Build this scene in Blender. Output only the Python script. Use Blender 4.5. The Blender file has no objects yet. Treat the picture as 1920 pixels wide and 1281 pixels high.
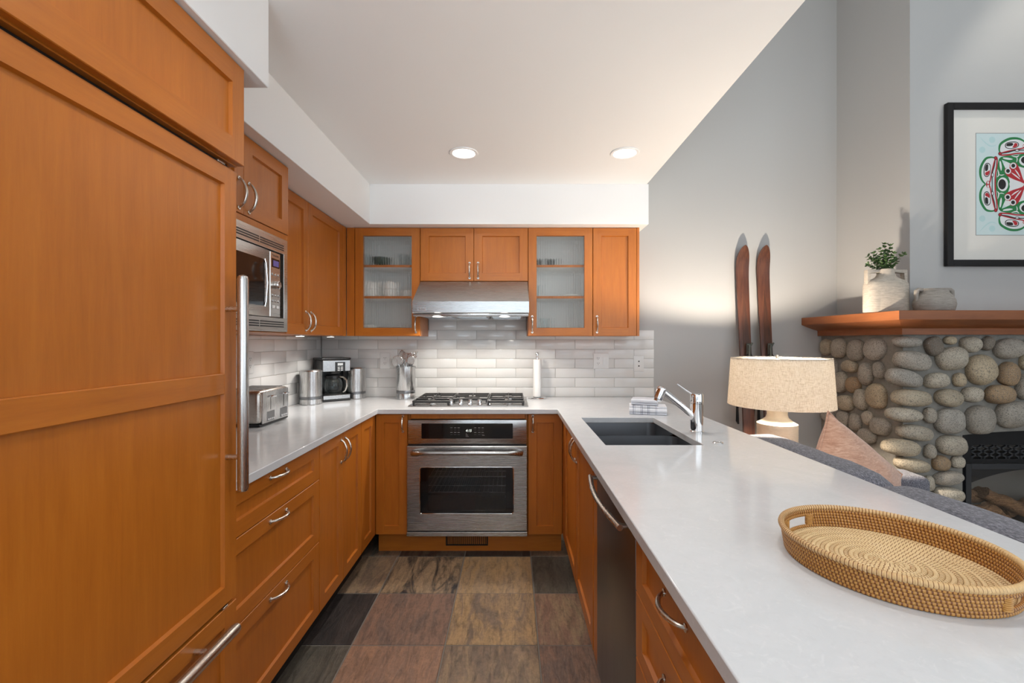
import bpy, bmesh, math, random
from mathutils import Vector, Matrix, noise as mnoise
from math import sin, cos, pi, radians as R

S = bpy.context.scene
COL = S.collection

# ------------------------------------------------------------------ camera
FPX, CY, CH = 853.3, 639.0, 1.34          # focal length in px, horizon row, eye height
cam_d = bpy.data.cameras.new('camera'); cam_d.sensor_width = 36.0
cam_d.lens = 36.0 * FPX / 1920.0
cam_d.shift_y = -(640.5 - CY) / 1920.0
cam_d.clip_start = 0.02
cam = bpy.data.objects.new('camera', cam_d); COL.objects.link(cam)
cam.location = (0, 0, CH); cam.rotation_euler = (R(90), 0, 0)
S.camera = cam

# ------------------------------------------------------------------ world, lights, exposure
S.view_settings.view_transform = 'Standard'; S.view_settings.look = 'None'
S.view_settings.gamma = 1.0; S.view_settings.use_curve_mapping = False
S.view_settings.exposure = -0.06
S.cycles.use_denoising = True
S.cycles.max_bounces = 10; S.cycles.diffuse_bounces = 5; S.cycles.glossy_bounces = 5
S.cycles.transmission_bounces = 8; S.cycles.transparent_max_bounces = 12
S.cycles.sample_clamp_indirect = 4.0
S.cycles.caustics_reflective = False
W = bpy.data.worlds.new('world'); S.world = W; W.use_nodes = True
bg = W.node_tree.nodes['Background']
bg.inputs[0].default_value = (0.80, 0.90, 1.0, 1); bg.inputs[1].default_value = 1.0

def area(name, loc, rot, sx, sy, power, color):
    l = bpy.data.lights.new(name, 'AREA'); l.shape = 'RECTANGLE'; l.size = sx; l.size_y = sy
    l.energy = power; l.color = color
    o = bpy.data.objects.new(name, l); COL.objects.link(o); o.location = loc; o.rotation_euler = rot
    return o
# daylight through the windows behind the camera; the kitchen-side one is added fill
area('fill_rear_kitchen', (-0.2, -3.42, 1.35), (R(147), 0, 0), 1.9, 1.9, 180, (0.80, 0.91, 1.0)).data.spread = R(117)  # unseen fill light, added and aimed upward to brighten the ceiling
area('daylight_rear_living', (2.75, -3.42, 1.9), (R(90), 0, 0), 2.6, 2.6, 42, (0.90, 0.95, 1.0))
area('daylight_side', (4.52, -0.9, 1.9), (R(90), 0, R(90)), 2.8, 2.4, 36, (0.88, 0.94, 1.0))

# ------------------------------------------------------------------ material helpers
def lin(r, g, b):
    f = lambda c: (c/255/12.92 if c <= 10 else ((c/255+.055)/1.055)**2.4)
    return (f(r), f(g), f(b), 1)
class NT:
    def __init__(s, name):
        s.m = bpy.data.materials.new(name); s.m.use_nodes = True; s.t = s.m.node_tree
        s.b = s.t.nodes['Principled BSDF']; s.out = s.t.nodes['Material Output']
    def n(s, typ, **kw):
        nd = s.t.nodes.new(typ)
        for k, v in kw.items():
            if k.startswith('i_'):
                key = k[2:]; nd.inputs[int(key) if key.isdigit() else key.replace('_', ' ')].default_value = v
            else: setattr(nd, k, v)
        return nd
    def l(s, a, b): s.t.links.new(a, b)
    def set(s, **kw):
        for k, v in kw.items(): s.b.inputs[k.replace('_', ' ')].default_value = v
        return s
    def coord(s, scale=(1, 1, 1), out='Object', rnd=False):
        tc = s.n('ShaderNodeTexCoord'); mp = s.n('ShaderNodeMapping'); mp.inputs['Scale'].default_value = scale
        s.l(tc.outputs[out], mp.inputs['Vector'])
        if rnd:
            oi = s.n('ShaderNodeObjectInfo'); mul = s.n('ShaderNodeMath', operation='MULTIPLY', i_1=37.0)
            s.l(oi.outputs['Random'], mul.inputs[0]); s.l(mul.outputs[0], mp.inputs['Location'])
        return mp.outputs[0]
    def noise(s, vec, scale, detail=4, rough=.55, dist=0):
        nd = s.n('ShaderNodeTexNoise'); nd.inputs['Scale'].default_value = scale; nd.inputs['Detail'].default_value = detail
        nd.inputs['Roughness'].default_value = rough; nd.inputs['Distortion'].default_value = dist
        s.l(vec, nd.inputs['Vector']); return nd.outputs['Fac']
    def ramp(s, fac, stops):
        r = s.n('ShaderNodeValToRGB'); cr = r.color_ramp
        while len(cr.elements) < len(stops): cr.elements.new(0.5)
        for e, (p, c) in zip(cr.elements, stops): e.position = p; e.color = c
        s.l(fac, r.inputs[0]); return r.outputs[0]
    def mixc(s, fac, a, b, blend='MIX'):
        m = s.n('ShaderNodeMix', data_type='RGBA', blend_type=blend)
        for sock, v in ((m.inputs[0], fac), (m.inputs[6], a), (m.inputs[7], b)):
            if hasattr(v, 'is_linked'): s.l(v, sock)
            else: sock.default_value = v
        return m.outputs[2]
    def bump(s, h, strength, dist=.001):
        b = s.n('ShaderNodeBump'); b.inputs['Strength'].default_value = strength; b.inputs['Distance'].default_value = dist
        s.l(h, b.inputs['Height']); s.l(b.outputs[0], s.b.inputs['Normal'])
    def col(s, c): s.l(c, s.b.inputs['Base Color'])

def plain(name, c, rough=.5, metal=0, **kw):
    t = NT(name); t.set(Base_Color=c, Roughness=rough, Metallic=metal, **kw); return t.m

def paint(name, c, rough=.6):
    t = NT(name); v = t.coord((1, 1, 1), 'Object'); n = t.noise(v, 260, 3)
    n2 = t.noise(v, 1.4, 2)
    t.col(t.mixc(n2, tuple(x*.985 for x in c[:3])+(1,), c)); t.set(Roughness=rough, Specular_IOR_Level=.3); t.bump(n, .06, .0006); return t.m

def wood(name, ca, cb, cc, rough=.33, coat=.25):
    t = NT(name)
    tc = t.n('ShaderNodeTexCoord'); oi = t.n('ShaderNodeObjectInfo')
    at = t.n('ShaderNodeAttribute'); at.attribute_name = 'rail'
    def mp(sc):
        m = t.n('ShaderNodeMapping'); m.inputs['Scale'].default_value = sc; t.l(tc.outputs['Object'], m.inputs['Vector'])
        mu = t.n('ShaderNodeMath', operation='MULTIPLY', i_1=23.0); t.l(oi.outputs['Random'], mu.inputs[0]); t.l(mu.outputs[0], m.inputs['Location'])
        return m.outputs[0]
    mv = t.n('ShaderNodeMix', data_type='VECTOR'); t.l(at.outputs['Fac'], mv.inputs[0])
    t.l(mp((16, 16, 1.2)), mv.inputs[4]); t.l(mp((1.2, 1.2, 16)), mv.inputs[5])
    v = mv.outputs[1]
    g = t.noise(v, 3.0, 5, .6, .4); fine = t.noise(v, 16, 4, .65); cloud = t.noise(mp((1, 1, .6)), 4.5, 3, .5, .6)
    c1 = t.ramp(g, [(.25, ca), (.5, cb), (.78, cc)])
    c2 = t.mixc(cloud, (.86, .86, .86, 1), (1.10, 1.10, 1.10, 1)); c3 = t.mixc(1.0, c1, c2, 'MULTIPLY')
    f5 = t.ramp(fine, [(.3, (.95, .94, .93, 1)), (.62, (1, 1, 1, 1))])
    t.col(t.mixc(1.0, c3, f5, 'MULTIPLY')); t.bump(fine, .05, .0008)
    t.set(Roughness=rough, Coat_Weight=coat, Coat_Roughness=.22, Specular_IOR_Level=.4); return t.m

def steel(name, c=(.60, .60, .60, 1), rough=.26, axis=(1, 1, 1), br=.008):
    t = NT(name); v = t.coord(axis, 'Object', True); n = t.noise(v, 60, 3, .6)
    t.set(Base_Color=c, Metallic=1.0)
    r = t.n('ShaderNodeMapRange', i_3=rough-.06, i_4=rough+.10); t.l(n, r.inputs[0]); t.l(r.outputs[0], t.b.inputs['Roughness'])
    t.bump(n, br, .0006); return t.m

M = {}
M['wood'] = wood('orange_maple', lin(170, 97, 29), lin(180, 104, 32), lin(188, 112, 37), .34, .12)
M['mantel'] = wood('mantel_wood', lin(122, 70, 38), lin(138, 82, 46), lin(150, 92, 54), .45, 0)
M['skiwood'] = wood('old_ski_wood', lin(52, 29, 20), lin(82, 45, 28), lin(104, 62, 38), .45, .15)
M['skidark'] = wood('dark_ski_base', lin(48, 28, 20), lin(72, 42, 27), lin(90, 52, 34), .5, .1)
M['wall'] = paint('grey_wall_paint', (.45, .45, .445, 1))
M['white'] = paint('white_paint', (.89, .89, .885, 1))
M['ceil'] = paint('ceiling_paint', (.86, .86, .86, 1), .75)
M['nickel'] = steel('brushed_nickel', (.66, .63, .58, 1), .24, (1, 1, 1), 0)
M['steelx'] = steel('brushed_steel_horizontal', (.46, .46, .46, 1), .25, (.12, 7, 7))
M['steely'] = steel('brushed_steel_sideways', (.58, .55, .51, 1), .27, (7, .12, 7))
M['steelz'] = steel('brushed_steel_upright', (.60, .60, .60, 1), .25, (7, 7, .12))
M['darksteel'] = steel('dark_steel', (.23, .235, .245, 1), .33, (7, 7, .12))
M['chrome'] = plain('chrome', (.86, .86, .87, 1), .04, 1.0)
M['black'] = plain('black_plastic', (.012, .012, .013, 1), .3)
M['matblack'] = plain('matte_black_metal', (.012, .012, .013, 1), .5, 0, Specular_IOR_Level=.2)
M['blackglass'] = plain('black_glass', (.005, .005, .006, 1), .05, 0, Specular_IOR_Level=.45)
M['iron'] = plain('cast_iron', (.035, .034, .033, 1), .42)
M['sinksteel'] = steel('sink_steel', (.30, .31, .33, 1), .30, (7, .12, 7))
M['toe'] = plain('toe_kick_black', (.012, .011, .010, 1), .55)
M['plate'] = plain('white_plastic', (.80, .80, .79, 1), .25)
M['slot'] = plain('dark_slot', (.02, .02, .02, 1), .5)
M['porcelain'] = plain('white_porcelain', (.90, .89, .86, 1), .15)
M['paper'] = paint('paper_towel', (.88, .88, .87, 1), .9)
M['darkcup'] = plain('dark_stoneware', (.03, .035, .033, 1), .3)
M['greenbowl'] = plain('dark_green_glaze', (.03, .06, .045, 1), .2)
M['lettering'] = plain('dark_lettering', (.03, .03, .032, 1), .4)
M['greytext'] = plain('grey_print', (.25, .25, .25, 1), .5)
M['inside'] = plain('cabinet_interior', (.90, .90, .89, 1), .5)

def emis(name, c, s):
    t = NT(name); t.set(Base_Color=(0, 0, 0, 1), Emission_Color=c, Emission_Strength=s); return t.m
M['lens'] = emis('downlight_glow', (1, .93, .82, 1), 14)
M['bulb'] = emis('warm_bulb', (1, .86, .70, 1), 2500)
M['puck'] = emis('puck_glow', (1, .95, .85, 1), 6)
M['digits'] = emis('clock_digits', (.95, 1, .9, 1), 1.6)
M['lcd'] = emis('violet_display', (.20, .14, .45, 1), .45)

def clear(name, tint=(1, 1, 1, 1), transp=.6, rough=0.0, ior=1.45):
    t = NT(name); g = t.n('ShaderNodeBsdfGlass', i_Color=tint, i_Roughness=rough, i_IOR=ior); tr = t.n('ShaderNodeBsdfTransparent', i_Color=tint)
    mx = t.n('ShaderNodeMixShader', i_0=transp); t.l(g.outputs[0], mx.inputs[1]); t.l(tr.outputs[0], mx.inputs[2]); t.l(mx.outputs[0], t.out.inputs[0]); return t.m
M['reeded'] = clear('reeded_glass', (1, 1, .99, 1), .50, .0)
M['glass'] = clear('clear_glass', (.96, .98, .98, 1), .5)
def pane(name, tint, refl):
    t = NT(name); tr = t.n('ShaderNodeBsdfTransparent', i_Color=tint); gl = t.n('ShaderNodeBsdfGlossy', i_Roughness=.03)
    mx = t.n('ShaderNodeMixShader', i_0=refl)
    t.l(tr.outputs[0], mx.inputs[1]); t.l(gl.outputs[0], mx.inputs[2]); t.l(mx.outputs[0], t.out.inputs[0]); return t.m
M['ovenglass'] = pane('smoked_oven_glass', (.50, .50, .51, 1), .05)
M['fireglass'] = pane('fire_glass', (.97, .97, .97, 1), .05)
M['artglass'] = pane('picture_glass', (.99, .99, .99, 1), .02)

# quartz worktop
t = NT('quartz'); v = t.coord(); a = t.noise(v, 7, 6, .65, 1.2); b = t.noise(v, 90, 3); c = t.noise(v, 26, 5, .7, 2.0)
base = t.mixc(t.ramp(a, [(.35, (0, 0, 0, 1)), (.7, (1, 1, 1, 1))]), lin(203, 206, 209), lin(210, 212, 215))
base = t.mixc(t.ramp(c, [(.56, (0, 0, 0, 1)), (.68, (.28, .28, .28, 1))]), base, lin(228, 228, 229))
t.col(t.mixc(t.ramp(b, [(.55, (0, 0, 0, 1)), (.75, (.3, .3, .3, 1))]), base, lin(196, 197, 200)))
t.set(Roughness=.13, Specular_IOR_Level=.5); M['quartz'] = t.m
# glazed wavy tile + grout
t = NT('glazed_tile'); at = t.n('ShaderNodeAttribute'); at.attribute_name = 'tone'
v = t.coord(); w1 = t.noise(v, 13, 2, .5, .6); w2 = t.noise(v, 38, 2)
t.col(t.mixc(at.outputs['Fac'], lin(216, 215, 213), lin(226, 225, 223)))
ad = t.n('ShaderNodeMath', operation='MULTIPLY_ADD', i_1=.25); t.l(w2, ad.inputs[0]); t.l(w1, ad.inputs[2])
t.set(Roughness=.13, Specular_IOR_Level=.45); t.bump(ad.outputs[0], .17, .006); M['tile'] = t.m
M['grout'] = paint('tile_grout', lin(206, 204, 200), .85)
M['floorgrout'] = paint('floor_grout', lin(122, 116, 108), .9)
# slate
t = NT('slate'); va = t.n('ShaderNodeAttribute'); va.attribute_name = 'ca'; vb = t.n('ShaderNodeAttribute'); vb.attribute_name = 'cb'
dr = t.n('ShaderNodeAttribute'); dr.attribute_name = 'dirx'
tc = t.n('ShaderNodeTexCoord')
m1 = t.n('ShaderNodeMapping'); m1.inputs['Rotation'].default_value = (0, 0, R(-52)); m1.inputs['Scale'].default_value = (7, 1.6, 1)
m2 = t.n('ShaderNodeMapping'); m2.inputs['Rotation'].default_value = (0, 0, R(38)); m2.inputs['Scale'].default_value = (7, 1.6, 1)
t.l(tc.outputs['Object'], m1.inputs[0]); t.l(tc.outputs['Object'], m2.inputs[0])
mv = t.n('ShaderNodeMix', data_type='VECTOR'); t.l(dr.outputs['Fac'], mv.inputs[0]); t.l(m1.outputs[0], mv.inputs[4]); t.l(m2.outputs[0], mv.inputs[5])
n1 = t.noise(mv.outputs[1], 1.5, 6, .62, 1.5); n2 = t.noise(mv.outputs[1], 6, 6, .7, .8); n3 = t.noise(t.coord(), 55, 4, .7)
f = t.ramp(n1, [(.44, (0, 0, 0, 1)), (.60, (1, 1, 1, 1))])
c = t.mixc(f, va.outputs['Color'], vb.outputs['Color'])
c = t.mixc(1.0, c, t.ramp(n2, [(.3, (.5, .49, .48, 1)), (.5, (1, 1, 1, 1)), (.72, (1.35, 1.28, 1.2, 1))]), 'MULTIPLY')
c = t.mixc(1.0, c, t.ramp(n3, [(.3, (.8, .8, .8, 1)), (.6, (1.08, 1.08, 1.08, 1))]), 'MULTIPLY')
t.col(c); t.set(Roughness=.42, Specular_IOR_Level=.45)
ad = t.n('ShaderNodeMath', operation='MULTIPLY_ADD', i_1=.6); t.l(n2, ad.inputs[0]); t.l(n1, ad.inputs[2]); t.bump(ad.outputs[0], .8, .006); M['slate'] = t.m
# river stone, mortar
t = NT('speckled_granite'); at = t.n('ShaderNodeAttribute'); at.attribute_name = 'ca'; v = t.coord()
s1 = t.noise(v, 280, 3, .6); s2 = t.noise(v, 170, 4, .75); s3 = t.noise(v, 9, 4)
c = t.mixc(1.0, at.outputs['Color'], t.ramp(s3, [(.3, (.78, .75, .72, 1)), (.7, (1.15, 1.14, 1.12, 1))]), 'MULTIPLY')
c = t.mixc(t.ramp(s2, [(.38, (.9, .9, .9, 1)), (.50, (0, 0, 0, 1))]), c, (.10, .095, .085, 1))
c = t.mixc(t.ramp(s1, [(.58, (0, 0, 0, 1)), (.70, (.6, .6, .6, 1))]), c, (.62, .60, .55, 1))
t.col(c); t.set(Roughness=.7); t.bump(s2, .35, .004); M['stone'] = t.m
t = NT('mortar'); v = t.coord(); n = t.noise(v, 45, 6, .7); t.col(t.mixc(n, lin(108, 106, 101), lin(150, 147, 140))); t.set(Roughness=.9); t.bump(n, .6, .006); M['mortar'] = t.m
# fabrics
def fabric(name, c1, c2, sc=420, rough=.95, stretch=(1, 1, 1), bs=.5, sheen=.3):
    t = NT(name); v = t.coord(stretch); n = t.noise(v, sc, 3, .7); n2 = t.noise(v, sc*.18, 4, .7)
    t.col(t.mixc(n2, t.mixc(n, c1, c2), t.mixc(n, c2, c1))); t.set(Roughness=rough, Sheen_Weight=sheen, Specular_IOR_Level=.2); t.bump(n, bs, .003); return t.m
t = NT('grey_chenille'); v = t.coord((2.2, .8, 2.2)); n = t.noise(v, 95, 4, .75, .4); n2 = t.noise(t.coord(), 9, 3)
t.col(t.mixc(1.0, t.ramp(n, [(.32, lin(58, 58, 66)), (.5, lin(98, 98, 107)), (.68, lin(150, 150, 158))]), t.ramp(n2, [(.3, (.85, .85, .85, 1)), (.7, (1.1, 1.1, 1.1, 1))]), 'MULTIPLY')); t.set(Roughness=.95, Sheen_Weight=.2, Specular_IOR_Level=.15); t.bump(n, .6, .004); M['sofa'] = t.m
t = NT('peach_velvet'); v = t.coord((1, 1, 4)); n = t.noise(v, 22, 6, .75, 1.0); n2 = t.noise(t.coord(), 320, 2)
t.col(t.ramp(n, [(.3, lin(176, 126, 100)), (.52, lin(204, 158, 132)), (.72, lin(228, 190, 166))])); t.set(Roughness=.7, Sheen_Weight=.5, Specular_IOR_Level=.2); t.bump(n, .5, .006); M['peach'] = t.m
M['rug'] = fabric('beige_carpet', lin(150, 140, 126), lin(180, 170, 156), 200)
# striped tea towel
t = NT('striped_towel'); tc = t.n('ShaderNodeTexCoord'); at = t.n('ShaderNodeAttribute'); at.attribute_name = 'stripe'
n = t.noise(t.coord(), 500, 2)
t.col(t.mixc(at.outputs['Fac'], lin(226, 228, 234), lin(164, 168, 182))); t.set(Roughness=.95); t.bump(n, .5, .002); M['towel'] = t.m
# lamp shade linen: lets light through
t = NT('linen_shade'); v1 = t.coord((1, 1, 12)); v2 = t.coord((9, 9, 1)); a = t.noise(v1, 36, 4, .7); b = t.noise(v2, 36, 4, .7)
mu = t.n('ShaderNodeMath', operation='MULTIPLY'); t.l(a, mu.inputs[0]); t.l(b, mu.inputs[1])
c = t.ramp(mu.outputs[0], [(.14, lin(186, 176, 160)), (.28, lin(236, 230, 220)), (.4, lin(244, 240, 233))])
t.col(c); t.set(Roughness=.9, Specular_IOR_Level=.1)
tl = t.n('ShaderNodeBsdfTranslucent'); t.l(c, tl.inputs[0]); mx = t.n('ShaderNodeMixShader', i_0=.55)
t.l(t.b.outputs[0], mx.inputs[1]); t.l(tl.outputs[0], mx.inputs[2]); t.l(mx.outputs[0], t.out.inputs[0]); M['linen'] = t.m
t = NT('cream_ceramic'); v = t.coord((1, 1, 3)); n = t.noise(v, 60, 4, .7); t.col(t.mixc(n, lin(196, 184, 160), lin(226, 216, 196))); t.set(Roughness=.35); M['cream'] = t.m
t = NT('rough_stoneware'); v = t.coord((1, 1, 5)); n = t.noise(v, 30, 5, .75, .5); n2 = t.noise(t.coord(), 300, 2)
t.col(t.mixc(t.ramp(n, [(.3, (0, 0, 0, 1)), (.7, (1, 1, 1, 1))]), lin(156, 148, 138), lin(196, 186, 172))); t.set(Roughness=.9); t.bump(n2, .3, .002); M['vase'] = t.m
t = NT('grey_stoneware'); v = t.coord((1, 1, 6)); n = t.noise(v, 26, 5, .75, .5)
t.col(t.mixc(t.ramp(n, [(.3, (0, 0, 0, 1)), (.7, (1, 1, 1, 1))]), lin(128, 122, 116), lin(166, 160, 152))); t.set(Roughness=.85); M['greyvase'] = t.m
t = NT('boxwood_leaf'); n = t.noise(t.coord(), 60, 2); t.col(t.mixc(n, lin(44, 72, 40), lin(96, 124, 76))); t.set(Roughness=.4); M['leaf'] = t.m
M['twig'] = plain('twig', lin(96, 78, 56), .8)
# rattan
t = NT('rattan'); at = t.n('ShaderNodeAttribute'); at.attribute_name = 'stitch'; ct = t.n('ShaderNodeAttribute'); ct.attribute_name = 'pale'
n = t.noise(t.coord(), 45, 4, .7)
hi = t.mixc(ct.outputs['Fac'], t.mixc(n, lin(164, 112, 46), lin(198, 150, 82)), t.mixc(n, lin(206, 172, 118), lin(232, 208, 166)))
lo = t.mixc(ct.outputs['Fac'], lin(112, 62, 18), lin(126, 82, 36))
t.col(t.mixc(at.outputs['Fac'], lo, hi)); t.set(Roughness=.45); M['rattan'] = t.m
t = NT('fire_log'); v = t.coord((2, 30, 30)); n = t.noise(v, 5, 6, .75, .8); t.col(t.ramp(n, [(.3, lin(58, 40, 26)), (.5, lin(140, 102, 68)), (.7, lin(196, 156, 112))])); t.set(Roughness=.9); t.bump(n, .8, .01); M['log'] = t.m
M['ember'] = paint('grey_firebrick', lin(140, 134, 126), .9)
M['artpaper'] = paint('art_paper', lin(203, 222, 224), .8)
M['matboard'] = paint('mat_board', lin(226, 224, 218), .85)
for k, c in (('g', (22, 122, 64)), ('r', (176, 26, 40)), ('k', (14, 14, 14)), ('w', (224, 228, 230)), ('p', (182, 214, 216))):
    M['ink_'+k] = plain('ink_'+k, lin(*c), .7)
# ------------------------------------------------------------------ mesh helpers
class MB:
    def __init__(s): s.bm = bmesh.new(); s.mi = 0; s.fl = {}; s.cl = {}
    def flayer(s, n):
        return s.bm.faces.layers.float.get(n) or s.bm.faces.layers.float.new(n)
    def face(s, vs):
        try: f = s.bm.faces.new(vs)
        except ValueError: return None
        f.material_index = s.mi; return f
    def verts(s, pts): return [s.bm.verts.new(p) for p in pts]
    def poly(s, pts): return s.face(s.verts(pts))
    def box(s, x0, x1, y0, y1, z0, z1, bev=0, seg=1):
        v = s.verts([(x, y, z) for z in (z0, z1) for y in (y0, y1) for x in (x0, x1)])
        fs = [s.face([v[i] for i in q]) for q in ((0, 2, 3, 1), (4, 5, 7, 6), (0, 1, 5, 4), (2, 6, 7, 3), (1, 3, 7, 5), (0, 4, 6, 2))]
        if bev:
            es = list({e for f in fs for e in f.edges})
            r = bmesh.ops.bevel(s.bm, geom=es, offset=bev, offset_type='OFFSET', segments=seg, profile=.5, affect='EDGES', clamp_overlap=True)
            for f in r['faces']: f.material_index = s.mi
        return s
    def prism(s, pts, vec, bev=0, seg=1):      # planar outline swept by vec
        a = s.verts(pts); vec = Vector(vec); b = s.verts([Vector(p)+vec for p in pts]); n = len(pts)
        fs = [s.face(list(reversed(a))), s.face(b)] + [s.face([a[i], a[(i+1) % n], b[(i+1) % n], b[i]]) for i in range(n)]
        if bev:
            es = list({e for f in fs if f for e in f.edges})
            bmesh.ops.bevel(s.bm, geom=es, offset=bev, offset_type='OFFSET', segments=seg, profile=.5, affect='EDGES', clamp_overlap=True)
        return s
    def loft(s, rings, closed=True, cap=True, loop=False):
        vr = [s.verts(r) for r in rings]; n = len(rings[0]); m = len(rings)
        for i in range(m if loop else m-1):
            A, B = vr[i], vr[(i+1) % m]
            for j in range(n if closed else n-1): s.face([A[j], A[(j+1) % n], B[(j+1) % n], B[j]])
        if cap and closed and not loop: s.face(list(reversed(vr[0]))); s.face(vr[-1])
        return vr
    def tube(s, pts, r, seg=10, closed=False, cap=True):
        pts = [Vector(p) for p in pts]; n = len(pts); rs = r if isinstance(r, (list, tuple)) else [r]*n
        rings = []; up = None
        for i in range(n):
            if closed: tg = pts[(i+1) % n]-pts[i-1]
            else: tg = pts[min(i+1, n-1)]-pts[max(i-1, 0)]
            tg.normalize()
            if up is None: up = tg.orthogonal().normalized()
            else:
                up = up-tg*up.dot(tg)
                up = up.normalized() if up.length > 1e-6 else tg.orthogonal().normalized()
            w = tg.cross(up)
            rings.append([pts[i]+(up*cos(2*pi*k/seg)+w*sin(2*pi*k/seg))*rs[i] for k in range(seg)])
        s.loft(rings, True, cap, closed); return s
    def lathe(s, prof, c=(0, 0, 0), seg=32, sx=1, sy=1, axis=None):
        M3 = Matrix.Identity(3)
        if axis is not None: M3 = Vector((0, 0, 1)).rotation_difference(Vector(axis)).to_matrix()
        c = Vector(c); rings = []
        for r, z in prof:
            if r < 1e-5: rings.append(s.verts([c+M3@Vector((0, 0, z))]))
            else: rings.append(s.verts([c+M3@Vector((r*sx*cos(2*pi*k/seg), r*sy*sin(2*pi*k/seg), z)) for k in range(seg)]))
        for A, B in zip(rings, rings[1:]):
            for k in range(seg):
                k2 = (k+1) % seg
                if len(A) == 1 and len(B) == 1: continue
                if len(A) == 1: s.face([A[0], B[k2], B[k]])
                elif len(B) == 1: s.face([A[k], A[k2], B[0]])
                else: s.face([A[k], A[k2], B[k2], B[k]])
        return s
    def cyl(s, a, b, r, seg=20, bev=.0):
        a = Vector(a); b = Vector(b); h = (b-a).length; q = min(bev, r*.6)
        pr = [(0, 0), (r-q, 0), (r, q), (r, h-q), (r-q, h), (0, h)] if q else [(0, 0), (r, 0), (r, h), (0, h)]
        return s.lathe(pr, a, seg, axis=(b-a))
    def sphere(s, c, r, sub=2, sc=(1, 1, 1)):
        res = bmesh.ops.create_icosphere(s.bm, subdivisions=sub, radius=r)
        for v in res['verts']: v.co = Vector((v.co.x*sc[0], v.co.y*sc[1], v.co.z*sc[2]))+Vector(c)
        for f in {f for v in res['verts'] for f in v.link_faces}: f.material_index = s.mi
        return res['verts']
    def xform(s, m):
        bmesh.ops.transform(s.bm, matrix=m, verts=s.bm.verts); return s
    def build(s, name, mat, parent=None, angle=35, world=True):
        me = bpy.data.meshes.new(name); bm = s.bm
        off = ORG.get(parent, Vector()) if parent is not None else Vector()
        if off.length and world: bmesh.ops.translate(bm, vec=-off, verts=bm.verts)
        bmesh.ops.recalc_face_normals(bm, faces=bm.faces)
        bm.to_mesh(me); bm.free()
        for m in (mat if isinstance(mat, (list, tuple)) else [mat]): me.materials.append(M[m] if isinstance(m, str) else m)
        for p in me.polygons: p.use_smooth = True
        me.set_sharp_from_angle(angle=R(angle))
        o = bpy.data.objects.new(name, me); COL.objects.link(o)
        if parent is not None: o.parent = parent
        ORG[o] = Vector(off); return o
ORG = {}
def tag(o, label, cat, group=None, kind=None):
    o['label'] = label
    if cat: o['category'] = cat
    if group: o['group'] = group
    if kind: o['kind'] = kind
    return o
def thing(name, label, cat, loc=(0, 0, 0), group=None):
    o = bpy.data.objects.new(name, None); COL.objects.link(o); o.location = loc; o.empty_display_size = .05
    ORG[o] = Vector(loc); return tag(o, label, cat, group)
def single(name, mb, mat, label, cat, loc, group=None, angle=35):      # a thing that is one mesh, origin at loc
    mb.xform(Matrix.Translation(-Vector(loc))); o = mb.build(name, mat, None, angle); o.location = loc; ORG[o] = Vector(loc)
    return tag(o, label, cat, group)
def struct(name, mb, mat, label=None, parent=None, angle=35):
    o = mb.build(name, mat, parent, angle)
    if parent is None: o['kind'] = 'structure'
    if label: o['label'] = label
    return o
def dup(root, delta, label=None, group=None):
    r = root.copy(); COL.objects.link(r); r.location = root.location+Vector(delta)
    if label: r['label'] = label
    if group: r['group'] = group
    for ch in list(root.children):
        c = ch.copy(); COL.objects.link(c); c.parent = r
        for g in list(ch.children):
            d = g.copy(); COL.objects.link(d); d.parent = c
    ORG[r] = Vector(r.location); return r
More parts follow.
